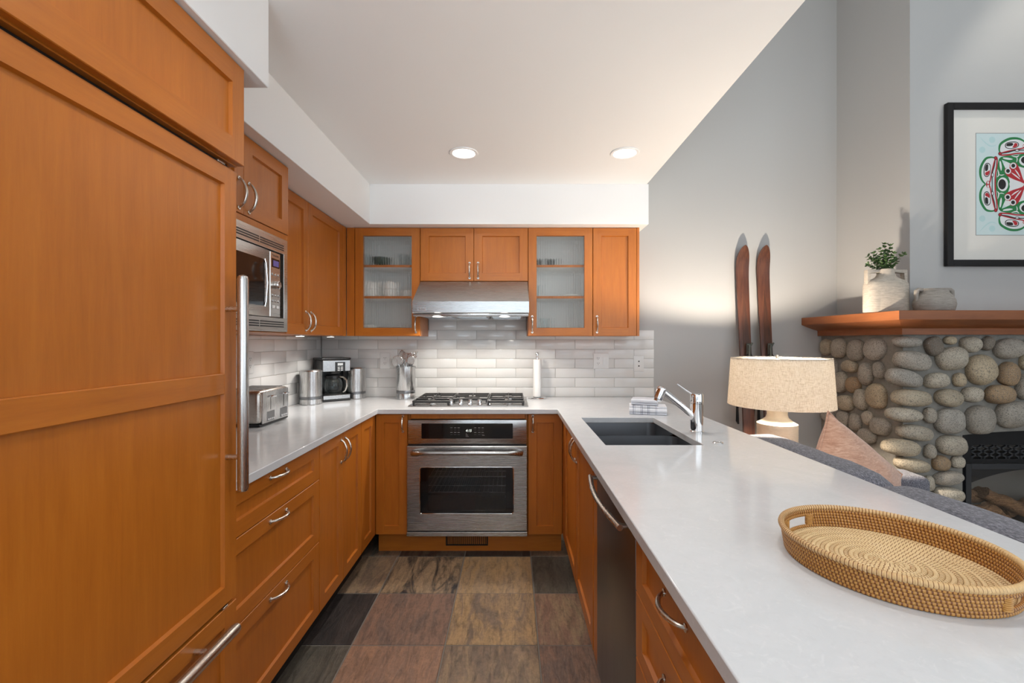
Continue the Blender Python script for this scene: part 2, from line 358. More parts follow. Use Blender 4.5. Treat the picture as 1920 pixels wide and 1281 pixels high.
# frames: u along the face, v up, w out of the face
def f_back(y): return lambda u, v, w=0: Vector((u, y-w, v))
def f_left(x): return lambda u, v, w=0: Vector((x+w, u, v))
def f_right(x): return lambda u, v, w=0: Vector((x-w, u, v))
def fbox(mb, P, u0, u1, v0, v1, w0, w1, bev=0, seg=1):
    a = P(u0, v0, w0); b = P(u1, v1, w1)
    return mb.box(min(a.x, b.x), max(a.x, b.x), min(a.y, b.y), max(a.y, b.y), min(a.z, b.z), max(a.z, b.z), bev, seg)
def shaker(mb, P, u0, u1, v0, v1, st=.056, rl=.056, th=.019, rec=.010, hole=False, stl=None, st2=None):
    """frame-and-panel front; its outer face lies at w=0, its back at w=-th"""
    e = .0016; sl = .006; s1 = st if stl is None else stl; s2 = st if st2 is None else st2
    rail = mb.flayer('rail')
    def q(a, w): return mb.verts([P(u0+a, v0+a, w), P(u1-a, v0+a, w), P(u1-a, v1-a, w), P(u0+a, v1-a, w)])
    L0, L1 = q(0, -th), q(0, -e)
    A, D, Hh, E = q(e, 0)
    B, C = mb.verts([P(u0+s1, v0+e, 0), P(u1-s2, v0+e, 0)]); Ft, Gt = mb.verts([P(u0+s1, v1-e, 0), P(u1-s2, v1-e, 0)])
    def inner(a, w): return mb.verts([P(u0+s1+a, v0+rl+a, w), P(u1-s2-a, v0+rl+a, w), P(u1-s2-a, v1-rl-a, w), P(u0+s1+a, v1-rl-a, w)])
    I = inner(0, 0); J = inner(sl*.5, -rec)
    for i in range(4): mb.face([L0[i], L0[(i+1) % 4], L1[(i+1) % 4], L1[i]])
    mb.face([L1[0], L1[1], D, C, B, A]); mb.face([L1[1], L1[2], Hh, D]); mb.face([L1[2], L1[3], E, Ft, Gt, Hh]); mb.face([L1[3], L1[0], A, E])
    mb.face([A, B, I[0], I[3], Ft, E]); mb.face([C, D, Hh, Gt, I[2], I[1]])
    for f in (mb.face([B, C, I[1], I[0]]), mb.face([I[3], I[2], Gt, Ft])): f[rail] = 1.0
    for i in range(4):
        f = mb.face([I[i], I[(i+1) % 4], J[(i+1) % 4], J[i]])
        if f and i in (0, 2): f[rail] = 1.0
    if hole:
        K = inner(sl*.5, -th)
        for i in range(4): mb.face([J[i], J[(i+1) % 4], K[(i+1) % 4], K[i]]); mb.face([K[i], K[(i+1) % 4], L0[(i+1) % 4], L0[i]])
    else:
        mb.face(J); mb.face(list(reversed(L0)))
    return mb
def bow(P, a, b, h=.028, r=.0052, parent=None, name='handle', mat='nickel'):
    """arched pull between two (u, v) feet"""
    mb = MB(); n = 14; pts = []; rs = []
    for i in range(n+1):
        t = i/n; s_ = sin(pi*t)**.62
        pts.append(P(a[0]+(b[0]-a[0])*t, a[1]+(b[1]-a[1])*t, .001+h*s_)); rs.append(r*(.82+.28*sin(pi*t)))
    mb.tube(pts, rs, 10)
    for c in (a, b): mb.cyl(P(c[0], c[1], -.0005), P(c[0], c[1], .004), r*1.55, 14, .001)
    return mb.build(name, mat, parent)
def lettering(body, size, P, u, v, w, mat, parent, name='logo', align='CENTER', shear=0, depth=.0004):
    cu = bpy.data.curves.new(name, 'FONT'); cu.body = body; cu.size = size; cu.align_x = align; cu.align_y = 'CENTER'; cu.shear = shear; cu.extrude = depth/2
    tmp = bpy.data.objects.new('tmp_text', cu); COL.objects.link(tmp)
    bpy.context.view_layer.update()
    me = bpy.data.meshes.new_from_object(tmp.evaluated_get(bpy.context.evaluated_depsgraph_get()))
    COL.objects.unlink(tmp); bpy.data.objects.remove(tmp); bpy.data.curves.remove(cu)
    off = ORG.get(parent, Vector()); me.name = name
    for vx in me.vertices: vx.co = P(u+vx.co.x, v+vx.co.y, w+vx.co.z+depth/2)-off
    me.materials.clear(); me.materials.append(M[mat])
    o = bpy.data.objects.new(name, me); COL.objects.link(o); o.parent = parent; ORG[o] = Vector(off); return o
def grid_solid(mb, xs, ys, inside, z0, z1):
    """plan made of grid cells, extruded, with the inner walls left out"""
    xs = sorted(set(xs)); ys = sorted(set(ys)); V = {}
    def v(i, j, k):
        if (i, j, k) not in V: V[i, j, k] = mb.bm.verts.new((xs[i], ys[j], (z0, z1)[k]))
        return V[i, j, k]
    nx, ny = len(xs)-1, len(ys)-1
    ok = {(i, j) for i in range(nx) for j in range(ny) if inside((xs[i]+xs[i+1])/2, (ys[j]+ys[j+1])/2)}
    for i, j in ok:
        mb.face([v(i, j, 1), v(i+1, j, 1), v(i+1, j+1, 1), v(i, j+1, 1)]); mb.face([v(i, j, 0), v(i, j+1, 0), v(i+1, j+1, 0), v(i+1, j, 0)])
        for di, dj, a, b in ((-1, 0, (0, 1), (0, 0)), (1, 0, (1, 0), (1, 1)), (0, -1, (0, 0), (1, 0)), (0, 1, (1, 1), (0, 1))):
            if (i+di, j+dj) not in ok:
                p, q = (i+a[0], j+a[1]), (i+b[0], j+b[1]); mb.face([v(*p, 0), v(*q, 0), v(*q, 1), v(*p, 1)])
    return mb
# ------------------------------------------------------------------ the room
XL, YB = -1.445, 3.44                     # left wall and back wall
ZC = .917                                 # worktop height
mb = MB(); mb.box(XL-.1, 4.6, -3.6, YB+.1, -.12, -.006); floor = struct('floor', mb, 'rug')
# slate tiles set on the kitchen side
random.seed(4)
mb = MB(); mb.box(XL, 1.06, -1.7, YB, -.006, -.0025); struct('floor_grout', mb, 'floorgrout', parent=floor)
mb = MB(); P_ = .4115; X0, Y0 = -.2955, 2.002
ca = mb.bm.faces.layers.float_color.new('ca'); cb = mb.bm.faces.layers.float_color.new('cb'); dx = mb.flayer('dirx')
tan, och, red, org, blk, grn, plum, brn = (lin(146, 124, 98), lin(158, 130, 94), lin(128, 100, 84), lin(144, 110, 88), lin(46, 43, 43), lin(88, 83, 74), lin(108, 89, 79), lin(118, 100, 84))
named = {(-2, 2): (brn, grn), (-1, 2): (blk, grn), (0, 2): (blk, lin(60, 58, 52)), (1, 2): (brn, grn),
         (-2, 1): (brn, tan), (-1, 1): (tan, blk), (0, 1): (och, tan), (1, 1): (grn, lin(74, 70, 60)),
         (-2, 0): (blk, lin(60, 54, 52)), (-1, 0): (red, plum), (0, 0): (och, brn), (1, 0): (red, tan),
         (-2, -1): (grn, lin(76, 72, 64)), (-1, -1): (org, red), (0, -1): (brn, tan), (1, -1): (plum, red)}
pool = [tan, och, red, org, grn, plum, brn]
for i in range(-3, 4):
    for j in range(-9, 4):
        x0 = X0+i*P_+.003; x1 = X0+(i+1)*P_-.003; y0 = Y0+j*P_+.003; y1 = Y0+(j+1)*P_-.003
        x0 = max(x0, XL); x1 = min(x1, 1.06); y1 = min(y1, YB)
        if x1-x0 < .02 or y1-y0 < .02: continue
        a, b = named.get((i, j), (random.choice(pool), random.choice(pool)))
        before = set(mb.bm.faces); mb.box(x0, x1, y0, y1, -.004, random.uniform(0, .0012), .0025)
        dd = 1.0 if (i, j) in ((0, 0), (1, 0), (0, -1)) else 0.0
        for f in set(mb.bm.faces)-before: f[ca] = a; f[cb] = b; f[dx] = dd
struct('slate_tiles', mb, 'slate', parent=floor)

mb = MB(); mb.box(XL-.1, 4.6, YB, YB+.1, -.12, 4.4); wall_back = struct('wall_back', mb, 'wall')
mb = MB(); mb.box(XL-.1, XL, -3.6, YB, -.12, 4.4); wall_left = struct('wall_left', mb, 'wall')
def wall_with_hole(name, mk, holes):
    mb = MB(); mk(mb, holes); return struct(name, mb, 'wall')
# rear wall, two large windows behind the camera, the kitchen one added for fill
mb = MB(); y0, y1 = -3.6, -3.5
for a in ((XL, -1.2, -.12, 4.4), (.8, 1.45, -.12, 4.4), (4.05, 4.6, -.12, 4.4), (-1.2, .8, -.12, .35), (-1.2, .8, 2.35, 4.4), (1.45, 4.05, -.12, .6), (1.45, 4.05, 3.2, 4.4)): mb.box(a[0], a[1], y0, y1, a[2], a[3])
struct('wall_rear', mb, 'wall')
mb = MB(); x0, x1 = 4.6, 4.7
for a in ((-3.6, -2.3, -.12, 4.4), (.5, YB+.1, -.12, 4.4), (-2.3, .5, -.12, .7), (-2.3, .5, 3.1, 4.4)): mb.box(x0, x1, a[0], a[1], a[2], a[3])
struct('wall_right', mb, 'wall')
def window(name, P, u0, u1, v0, v1, n):
    mb = MB(); q = .06
    for a in ((u0, u0+q, v0, v1), (u1-q, u1, v0, v1), (u0+q, u1-q, v0, v0+q), (u0+q, u1-q, v1-q, v1)): fbox(mb, P, *a, -.06, .01)
    for k in range(1, n): fbox(mb, P, u0+(u1-u0)*k/n-.025, u0+(u1-u0)*k/n+.025, v0+q, v1-q, -.05, 0)
    struct(name, mb, 'white')
window('fill_window', lambda u, v, w=0: Vector((u, -3.5+w, v)), -1.2, .8, .35, 2.35, 2)  # unseen kitchen window, added as an opening for the fill light
window('window_2', lambda u, v, w=0: Vector((u, -3.5+w, v)), 1.45, 4.05, .6, 3.2, 3)
window('window_3', lambda u, v, w=0: Vector((4.6-w, u, v)), -2.3, .5, .7, 3.1, 3)

mb = MB(); mb.box(XL, .90, -3.5, YB, 2.385, 2.62); mb.box(.82, .90, -3.5, YB, 2.62, 4.4); ceiling = struct('ceiling', mb, 'ceil')
mb = MB(); mb.box(.82, 4.6, -3.6, YB, 4.4, 4.5); mb.box(XL-.1, .82, -3.6, YB, 4.4, 4.5); struct('vaulted_ceiling', mb, 'ceil', parent=ceiling)
# boxed-in soffits over the cabinets
SO = 2.117
mb = MB(); mb.box(XL, .911, 3.033, YB, SO, 2.385, .002); struct('soffit', mb, 'white', parent=ceiling)
mb = MB(); mb.box(XL, -.947, 1.40, 3.033, SO, 2.385, .002); struct('soffit', mb, 'white', parent=ceiling)
mb = MB(); mb.box(XL, -.748, -1.6, 1.40, SO, 2.385, .002); struct('soffit', mb, 'white', parent=ceiling)
mb = MB(); mb.box(2.455, 3.925, 2.808, YB, 1.40, 4.4); struct('wall_chimney', mb, 'wall')

# tiled splashbacks: every glazed tile has its own thickness, bevel and tilt
def splash(name, P, u0, u1, v0, v1, ujoint, parent, extra=None):
    random.seed(11); mb = MB(); tone = mb.flayer('tone'); W_, H_ = .2972, .0718; g = .0012
    fbox(mb, P, u0, u1, v0, v1, 0, .0042); mb.mi = 1
    k = 0; v = v0
    while v < v1-.004:
        vt = min(v+H_, v1); u = ujoint+(W_/2 if k % 2 else 0)-W_*12
        while u < u1:
            a, b = max(u, u0), min(u+W_, u1)
            if b-a > .012:
                before = set(mb.bm.faces); th = .0085+random.uniform(-.0005, .0005)
                fbox(mb, P, a+g, b-g, v+g, vt-g, .002, th, .0018, 2); tn = random.random()
                for f in set(mb.bm.faces)-before: f[tone] = tn
            u += W_
        v += H_; k += 1
    return struct(name, mb, ['grout', 'tile'], parent=parent)
splash('tile_splashback', f_back(YB), XL+.009, 1.072, ZC, ZC+.0718*7, (893.4-960)*YB/FPX, wall_back)
splash('tile_splashback', f_back(YB), -.627, .107, ZC+.0718*7.0001, 1.56, (893.4-960)*YB/FPX+.1486, wall_back)
splash('tile_splashback', f_left(XL), 1.30, YB-.009, ZC, ZC+.0718*6.32, 2.9, wall_left)

# ------------------------------------------------------------------ downlights in the kitchen ceiling
def downlight(x, y, label, power, spot=True):
    t = thing('ceiling_downlight', label, 'ceiling light', (x, y, 2.385), 'recessed lights in the kitchen ceiling')
    mb = MB(); mb.lathe([(.062, .0), (.078, 0), (.080, -.003), (.077, -.006), (.064, -.006), (.060, -.002), (.062, 0)], (x, y, 2.385), 40); mb.build('trim_ring', 'white', t)
    mb = MB(); mb.lathe([(0, -.0045), (.045, -.004), (.062, -.001)], (x, y, 2.385), 40); mb.build('lens', 'lens', t)
    l = bpy.data.lights.new('downlight_beam', 'SPOT'); l.energy = power; l.color = (1, .96, .91); l.spot_size = R(140); l.spot_blend = .7; l.shadow_soft_size = .05
    o = bpy.data.objects.new('downlight_beam', l); COL.objects.link(o); o.parent = t; o.location = (0, 0, -.02)
    return t
downlight(-.268, 2.53, 'glowing round ceiling downlight over the aisle, in line with the oven', 21)
downlight(.627, 2.53, 'glowing round ceiling downlight over the sink end of the counter', 20)
for x, y in ((-.268, .95), (.627, .95), (-.268, -.75), (.627, -.75)):
    downlight(x, y, 'recessed ceiling downlight outside the picture, nearer the camera', 15)
# ------------------------------------------------------------------ cabinets
G = .0015                                   # half the gap between two doors
UC, BC = 'wall-hung kitchen cabinets', 'base kitchen cabinets'
def cab(name, label, loc, group, body, cat='cabinet'):
    t = thing(name, label, cat, loc, group); mb = MB()
    for b in body: mb.box(*b, .0012)
    mb.build('carcass', 'wood', t); return t
def door(t, P, u0, u1, v0, v1, name='door', handle=None, **k):
    mb = MB(); shaker(mb, P, u0+G, u1-G, v0+G, v1-G, **k); d = mb.build(name, 'wood', t)
    if handle: bow(P, *handle, parent=d)
    return d
DT = .019
# --- fridge clad in maple, its freezer drawer, and the flap cabinet over it
PF = f_left(-.787); FY0, FY1 = .40, 1.300
t = thing('panelled_refrigerator', 'tall built-in refrigerator clad in orange maple panels beside the counter', 'refrigerator', (-1.1, .85, 0))
mb = MB(); mb.box(XL+.002, -.787-DT-.002, FY0, FY1, .0, 1.832, .001); mb.build('carcass', 'wood', t)
for a in ((FY0+.01, FY1-.03, .60, .612, -.03, -.012), (FY0+.01, FY1-.02, 1.822, 1.8335, -.04, -.014)): mb = MB(); fbox(mb, PF, *a); mb.build('seal_strip', 'black', t)
for a in ((FY1-.075, FY1-.045, 1.8235, 1.8305, -.012, -.004, .001), (FY1-.062, FY1-.040, .606, .6115, -.012, .002, .001)): mb = MB(); fbox(mb, PF, *a); mb.build('hinge', 'nickel', t)
mb = MB(); shaker(mb, PF, FY0, FY1, .6135, 1.821, st=.053, rl=.05); fd = mb.build('refrigerator_door', 'wood', t)
mb = MB(); rail = mb.flayer('rail'); fbox(mb, PF, FY0+.053, FY1-.053, 1.193, 1.250, -.011, 0, .002)
for f in mb.bm.faces: f[rail] = 1
mb.build('middle_rail', 'wood', fd)
mb = MB(); shaker(mb, PF, FY0, FY1, .11, .604, st=.053, rl=.05); fz = mb.build('freezer_drawer', 'wood', t)
mb = MB(); fbox(mb, PF, FY0+.01, FY1-.01, 0, .10, -.09, -.07); mb.build('toe_kick', 'toe', t)
def bar(P, a, b, r, out, posts, parent):
    mb = MB(); d = Vector((b[0]-a[0], b[1]-a[1])).normalized(); q = r*.55
    A, B = Vector(P(a[0], a[1], out)), Vector(P(b[0], b[1], out)); ax = (B-A).normalized(); Lh = (B-A).length
    pr = [(0, 0), (r*.55, .002), (r*.86, r*.35), (r, r*.95), (r, Lh-r*.95), (r*.86, Lh-r*.35), (r*.55, Lh-.002), (0, Lh)]
    mb.lathe(pr, A, 24, axis=ax); o = mb.build('handle', 'steelz' if abs(ax.z) > .5 else 'steely', parent)
    for p in posts:
        mb = MB(); mb.cyl(P(p[0], p[1], -.001), P(p[0], p[1], out), r*.5, 18); q = mb.build('post', 'nickel', parent)
bar(PF, (1.255, .922), (1.255, 1.522), .0142, .045, [(1.255, 1.019), (1.255, 1.427)], fd)
bar(PF, (.50, .567), (1.232, .567), .0142, .045, [(.60, .567), (1.13, .567)], fz)
PU = f_left(-.765)
t = cab('overhead_cabinet', 'wide flap-front maple cabinet above the refrigerator, under the white soffit box', (-1.1, .85, 1.84), UC, [(XL+.002, -.765-DT-.001, FY0, FY1, 1.8345, SO-.001)])
door(t, PU, FY0, FY1+.002, 1.836, SO-.003, 'flap_door', st=.054, rl=.062)

# --- microwave cabinet
PM = f_left(-1.0); MY0, MY1 = 1.36, 2.036
t = cab('upper_cabinet', 'deep maple cabinet holding the microwave, two short doors over it', (-1.2, 1.7, 1.372), UC,
        [(XL+.002, -1.0-.003, MY0, MY0+.02, 1.374, 1.80), (XL+.002, -1.0-.001, MY1-.018, MY1, 1.372, 1.80), (XL+.002, -1.0-DT-.002, MY0, MY1, 1.80, SO-.001), (XL+.002, -1.0-.002, MY0, MY1, 1.782, 1.808), (XL+.002, -1.0-.004, MY0+.02, MY1-.018, 1.3725, 1.3775)])
mid = 1.697
for a, b, s in ((MY0, mid, -1), (mid, MY1, 1)):
    hu = mid+s*.032
    door(t, PM, a, b, 1.809, SO-.003, handle=((hu, 1.828), (hu, 1.936)), st=.056, rl=.056)
# the microwave itself
t = thing('built_in_microwave', 'stainless built-in microwave with vented trim in the maple cabinet', 'microwave', (-1.2, 1.7, 1.379))
mb = MB(); mb.box(-1.40, -1.022, 1.40, 1.958, 1.437, 1.713, .002); mb.build('body', 'darksteel', t)
mb = MB(); K0, K1 = 1.382, 2.0165
for a in ((K0, K1, 1.716, 1.781), (K0, K1, 1.379, 1.436), (K0, K0+.02, 1.436, 1.716), (1.985, K1, 1.436, 1.716)): fbox(mb, PM, *a, -.015, .005, .001)
tk = mb.build('trim_frame', 'steely', t)
for v0 in (1.729, 1.7385, 1.748, 1.397, 1.4065, 1.416):
    mb = MB()
    for a, b in ((1.40, 1.60), (1.607, 1.79), (1.797, 1.984)): fbox(mb, PM, a, b, v0, v0+.0052, .0045, .0056)
    mb.build('vent_slot', 'slot', tk)
mb = MB(); fbox(mb, PM, 1.384, 1.985, 1.436, 1.716, -.030, -.021); mb.build('cavity_back', 'black', t)
mb = MB(); fbox(mb, PM, 1.402, 1.873, 1.438, 1.712, -.022, .004, .004, 2); dr = mb.build('door', 'steely', t)
def sq(P, u0, u1, v0, v1, w, bulge=0, n=8, r=.012):
    pts = []
    for cx, cy, a0 in ((u1-r, v0+r, -90), (u1-r, v1-r, 0), (u0+r, v1-r, 90), (u0+r, v0+r, 180)):
        for i in range(n+1):
            a = R(a0+90*i/n); pts.append((cx+r*cos(a), cy+r*sin(a)))
    if bulge: pts = [(u+bulge*(1-((v-(v0+v1)/2)/((v1-v0)/2))**2) if u > (u0+u1)/2 else u, v) for u, v in pts]
    return [P(u, v, w) for u, v in pts]
mb = MB(); o_ = Vector(PM(0, 0, .002))-Vector(PM(0, 0, 0)); mb.prism(sq(PM, 1.43, 1.829, 1.48, 1.668, .0035), o_); mb.build('window', 'blackglass', dr)
mb = MB(); mb.tube([PM(1.829, 1.478, .006), PM(1.834, 1.50, .008), PM(1.840, 1.574, .010), PM(1.834, 1.65, .008), PM(1.829, 1.670, .006)], .004, 10); mb.build('door_edge_grip', 'chrome', dr)
mb = MB(); fbox(mb, PM, 1.875, 1.957, 1.438, 1.712, -.022, .004, .003); cp = mb.build('control_panel', 'steely', t)
mb = MB(); fbox(mb, PM, 1.887, 1.949, 1.646, 1.684, .0035, .0048); mb.build('display_bezel', 'blackglass', cp)
mb = MB(); fbox(mb, PM, 1.897, 1.941, 1.652, 1.676, .0045, .0054); mb.build('display', 'lcd', cp)
lettering('Panasonic', .0135, PM, 1.917, 1.697, .004, 'lettering', cp)
for v in (1.617, 1.53, 1.507):
    for u in (1.893, 1.916, 1.939):
        mb = MB(); mb.cyl(PM(u, v, .003), PM(u, v, .008), .0058, 14, .001); mb.build('button', 'steelz', cp)
for u in (1.899, 1.933):
    mb = MB(); fbox(mb, PM, u-.012, u+.012, 1.475, 1.488, .003, .007, .003, 2); mb.build('button', 'plate', cp)
mb = MB(); mb.cyl(PM(1.914, 1.574, .003), PM(1.914, 1.574, .024), .0165, 24, .003); mb.build('dial_knob', 'chrome', cp)

# --- tall upper cabinets on the side wall
PT = f_left(-1.135); CB = 1.372
t = cab('upper_cabinet', 'tall two-door maple cabinet between the microwave and the corner, pulls meeting low down', (-1.3, 2.5, CB), UC, [(XL+.002, -1.135-DT-.001, MY1+.001, 3.10, CB, SO-.001)])
door(t, PT, MY1+.001, 2.535, CB, SO-.003, handle=((2.503, 1.395), (2.503, 1.499)))
door(t, PT, 2.535, 3.052, CB, SO-.003, handle=((2.567, 1.395), (2.567, 1.499)))
mb = MB(); fbox(mb, PT, 3.054, 3.1165, CB, SO-.003, -DT, -.001); mb.build('filler_strip', 'wood', t)
for y in (2.62, 3.06):
    p = thing('puck_light', ('small round puck light under the tall cabinet, between the toaster and the canister' if y < 2.8 else 'small round puck light under the tall cabinet, above the coffee maker'), 'light', (-1.22, y, CB), 'puck lights under the tall cabinet')
    mb = MB(); mb.lathe([(0, -.0075), (.026, -.0075), (.030, -.004), (.030, 0), (0, 0)], (-1.22, y, CB), 28); mb.build('housing', 'steelz', p)
    mb = MB(); mb.lathe([(0, -.0085), (.022, -.0085), (.022, -.007), (0, -.007)], (-1.22, y, CB), 24); mb.build('lens', 'puck', p)
    l = bpy.data.lights.new('puck_beam', 'SPOT'); l.energy = 6.5; l.color = (1, .96, .9); l.spot_size = R(130); l.spot_blend = .6; l.shadow_soft_size = .02
    o = bpy.data.objects.new('puck_beam', l); COL.objects.link(o); o.parent = p; o.location = (0, 0, -.012)

# --- back wall uppers
BD = 3.119; PB = f_back(BD); px = lambda x, d=BD: (x-960)*d/FPX
def glass_cab(label, u0, u1, hside, extra_left=None):
    t = thing('upper_cabinet', label, 'cabinet', ((u0+u1)/2, YB-.16, CB), UC); yf = BD+DT+.001; yb = YB-.009; s = .018
    mb = MB()
    for b in ((u0, u0+s, yf, yb, CB, SO-.001), (u1-s, u1, yf, yb, CB, SO-.001), (u0+s, u1-s, yf, yb, CB, CB+s), (u0+s, u1-s, yf, yb, SO-.02, SO-.001)): mb.box(*b)
    if extra_left: mb.box(extra_left, u0-.002, BD+.002, BD+.02, CB, SO-.002)
    mb.build('carcass', 'wood', t)
    mb = MB(); a, b, c, d = u0+s+.0003, u1-s-.0003, CB+s+.0003, SO-.0205
    for q in ((a, a+.003, yf+.001, yb-.001, c, d), (b-.003, b, yf+.001, yb-.001, c, d), (a+.003, b-.003, yf+.001, yb-.001, c, c+.003), (a+.003, b-.003, yf+.001, yb-.001, d-.003, d), (a+.003, b-.003, yb-.004, yb-.001, c+.003, d-.003)): mb.box(*q)
    mb.build('lining', 'inside', t)
    for z in (1.632, 1.848):
        mb = MB(); mb.box(a+.004, b-.004, yf+.012, yb-.005, z, z+.017, .001); mb.build('shelf', 'inside', t)
        mb = MB(); mb.box(a+.004, b-.004, yf+.0105, yf+.0119, z, z+.017); mb.build('shelf_edge', 'wood', t)
    hu = u1-.028 if hside > 0 else u0+.028
    mb = MB(); shaker(mb, PB, u0+G, u1-G, CB+G, SO-.003, st=.055, rl=.053, hole=True); dd = mb.build('door', 'wood', t)
    bow(PB, (hu, 1.398), (hu, 1.506), parent=dd)
    # fluted pane: real vertical flutes on its front face
    mb = MB(); g0, g1 = u0+.055, u1-.055; n = int((g1-g0)/.0152); v0, v1 = CB+.053, SO-.056; m = n*8
    fr = []
    for i in range(m+1):
        u = g0+(g1-g0)*i/m; fr.append((u, -.0095+.0056*abs(sin(pi*i/8))))
    ring0 = [PB(u, v0, w) for u, w in fr]+[PB(g1, v0, -.0135), PB(g0, v0, -.0135)]
    ring1 = [PB(u, v1, w) for u, w in fr]+[PB(g1, v1, -.0135), PB(g0, v1, -.0135)]
    mb.loft([ring0, ring1]); mb.build('fluted_pane', 'reeded', dd, angle=20)
    return t
GL0, GL1 = px(665), px(787.5)
GR0, GR1 = px(990.3), px(1111.5)
glass_cab('fluted-glass maple cabinet nearest the corner, white cups stacked inside', GL0, GL1, 1, extra_left=-1.133)
glass_cab('fluted-glass maple cabinet on the sink side of the range hood, nearly empty shelves', GR0, GR1, -1)
H0, H1, HZ = px(788), px(990), 1.747
t = cab('upper_cabinet', 'short two-door maple cabinet directly above the steel range hood', (-.26, YB-.16, HZ), UC, [(H0, H1, BD+DT+.001, YB-.009, HZ, SO-.001)])
hm = px(888.5)
for a, b, s in ((H0, hm, -1), (hm, H1, 1)): door(t, PB, a, b, HZ, SO-.003, handle=((hm+s*.029, HZ+.022), (hm+s*.029, HZ+.126)), rl=.055, st=.056)
E0, E1 = px(1111.7), px(1194)
t = cab('upper_cabinet', 'narrow solid-door maple cabinet at the open end, nearest the skis', (.7, YB-.16, CB), UC, [(E0, E1, BD+DT+.001, YB-.009, CB, SO-.001)])
door(t, PB, E0, E1, CB, SO-.003, handle=((E0+.028, 1.398), (E0+.028, 1.506)), st=.056, rl=.054)
mb = MB(); mb.box(E1+.001, px(1199), BD+.003, YB-.009, CB, SO-.001, .001); mb.build('end_panel', 'wood', t)

# --- range hood
HA, HB = px(773, 2.965), px(992, 2.965); HM = (HA+HB)/2
t = thing('range_hood', 'sloping stainless steel range hood above the gas cooktop', 'range hood', (HM, 3.2, 1.503))
yf = 2.965; zb, zl = 1.503, 1.597
mb = MB(); pts = [(HA, YB-.012, zb), (HA, yf, zb), (HA, yf-.001, zl), (HA, BD-.004, HZ-.003), (HA, YB-.012, HZ-.003)]
a = mb.verts([(HA, BD-.006, zb+.016), (HA, yf+.006, zb+.016), (HA, yf, zb+.022), (HA, yf, zl-.001), (HA, yf+.003, zl+.002), (H0+.004, BD-.010, HZ-.004), (H0+.004, BD-.006, HZ-.004)])
b = mb.verts([(HB, BD-.006, zb+.016), (HB, yf+.006, zb+.016), (HB, yf, zb+.022), (HB, yf, zl-.001), (HB, yf+.003, zl+.002), (H1-.004, BD-.010, HZ-.004), (H1-.004, BD-.006, HZ-.004)])
mb.face(list(reversed(a))); mb.face(b)
for i in range(len(a)): mb.face([a[i], a[(i+1) % len(a)], b[(i+1) % len(a)], b[i]])
mb.box(H0+.004, H1-.004, BD-.0055, YB-.012, zb+.016, HZ-.004)
mb.build('canopy', 'steelx', t)
mb = MB(); mb.box(HA+.002, HB-.002, yf+.003, yf+.045, zb-.004, zb+.0155, .007, 3); mb.build('lip', 'steelx', t)
for k in range(3):
    w = (HB-HA-.06)/3; u = HA+.03+k*w
    mb = MB(); mb.box(u+.004, u+w-.004, yf+.075, YB-.06, zb-.002, zb+.012, .003)
    for q in range(14): yy = yf+.09+q*.024; mb.box(u+.02, u+w-.02, yy, yy+.010, zb-.005, zb-.0015)
    mb.build('filter', 'steelx', t)
for u in (HM-.22, HM+.22):
    mb = MB(); mb.lathe([(0, -.004), (.03, -.003), (.036, 0.001), (0, .001)], (u, 2.995, zb-.004), 24); mb.build('lamp_lens', 'puck', t)
    l = bpy.data.lights.new('hood_beam', 'SPOT'); l.energy = 14; l.color = (1, .92, .82); l.spot_size = R(150); l.spot_blend = .5; l.shadow_soft_size = .03
    o = bpy.data.objects.new('hood_beam', l); COL.objects.link(o); o.parent = t; o.location = Vector((u, 2.995, zb-.02))-ORG[t]
PH = f_back(yf)
mb = MB(); fbox(mb, PH, px(781.5, yf), px(799, yf), 1.536, 1.557, -.0005, .0008); mb.build('badge', 'steelz', t)
lettering('Thermador', .0108, PH, px(790.5, yf), 1.5465, .001, 'lettering', t)

# --- base cabinets
CT = .887; BZ = .133; BF = 2.83; PBB = f_back(BF); PL = f_left(-.85); PR = f_right(.315); pb = lambda x: (x-960)*BF/FPX
LY0 = 1.302
t = cab('base_cabinet', 'maple three-drawer unit beside the refrigerator', (-1.1, 1.65, 0), BC, [(XL+.002, -.85-DT-.001, LY0, 2.009, BZ, CT-.002)])
mb = MB(); mb.box(-1.0, -.925, LY0, 2.009, 0, BZ-.001); mb.build('toe_kick', 'toe', t)
for v0, v1 in ((.729, CT-.004), (.4555, .729), (BZ, .4555)):
    door(t, PL, LY0, 2.009, v0, v1, 'drawer', handle=((1.60, v1-.026), (1.712, v1-.026)), st=.056, rl=.05)
t = cab('base_cabinet', 'two-door maple cabinet under the coffee maker side of the counter', (-1.1, 2.29, 0), BC, [(XL+.002, -.85-DT-.001, 2.011, 2.568, BZ, CT-.002)])
mb = MB(); mb.box(-1.0, -.925, 2.011, 2.568, 0, BZ-.001); mb.build('toe_kick', 'toe', t)
door(t, PL, 2.011, 2.29, BZ, CT-.004, handle=((2.262, .735), (2.262, .846))); door(t, PL, 2.29, 2.568, BZ, CT-.004, handle=((2.318, .735), (2.318, .846)))
t = cab('base_cabinet', 'slim single-door maple cabinet in the corner, without a pull', (-1.1, 2.68, 0), BC, [(XL+.002, -.85-DT-.001, 2.570, 2.848, BZ, CT-.002)])
mb = MB(); mb.box(-1.0, -.925, 2.570, 2.8, 0, BZ-.001); mb.build('toe_kick', 'toe', t)
door(t, PL, 2.570, 2.829, BZ, CT-.004, st=.05, st2=.079)
O0, O1 = pb(764.5), pb(990)
yk = 2.90
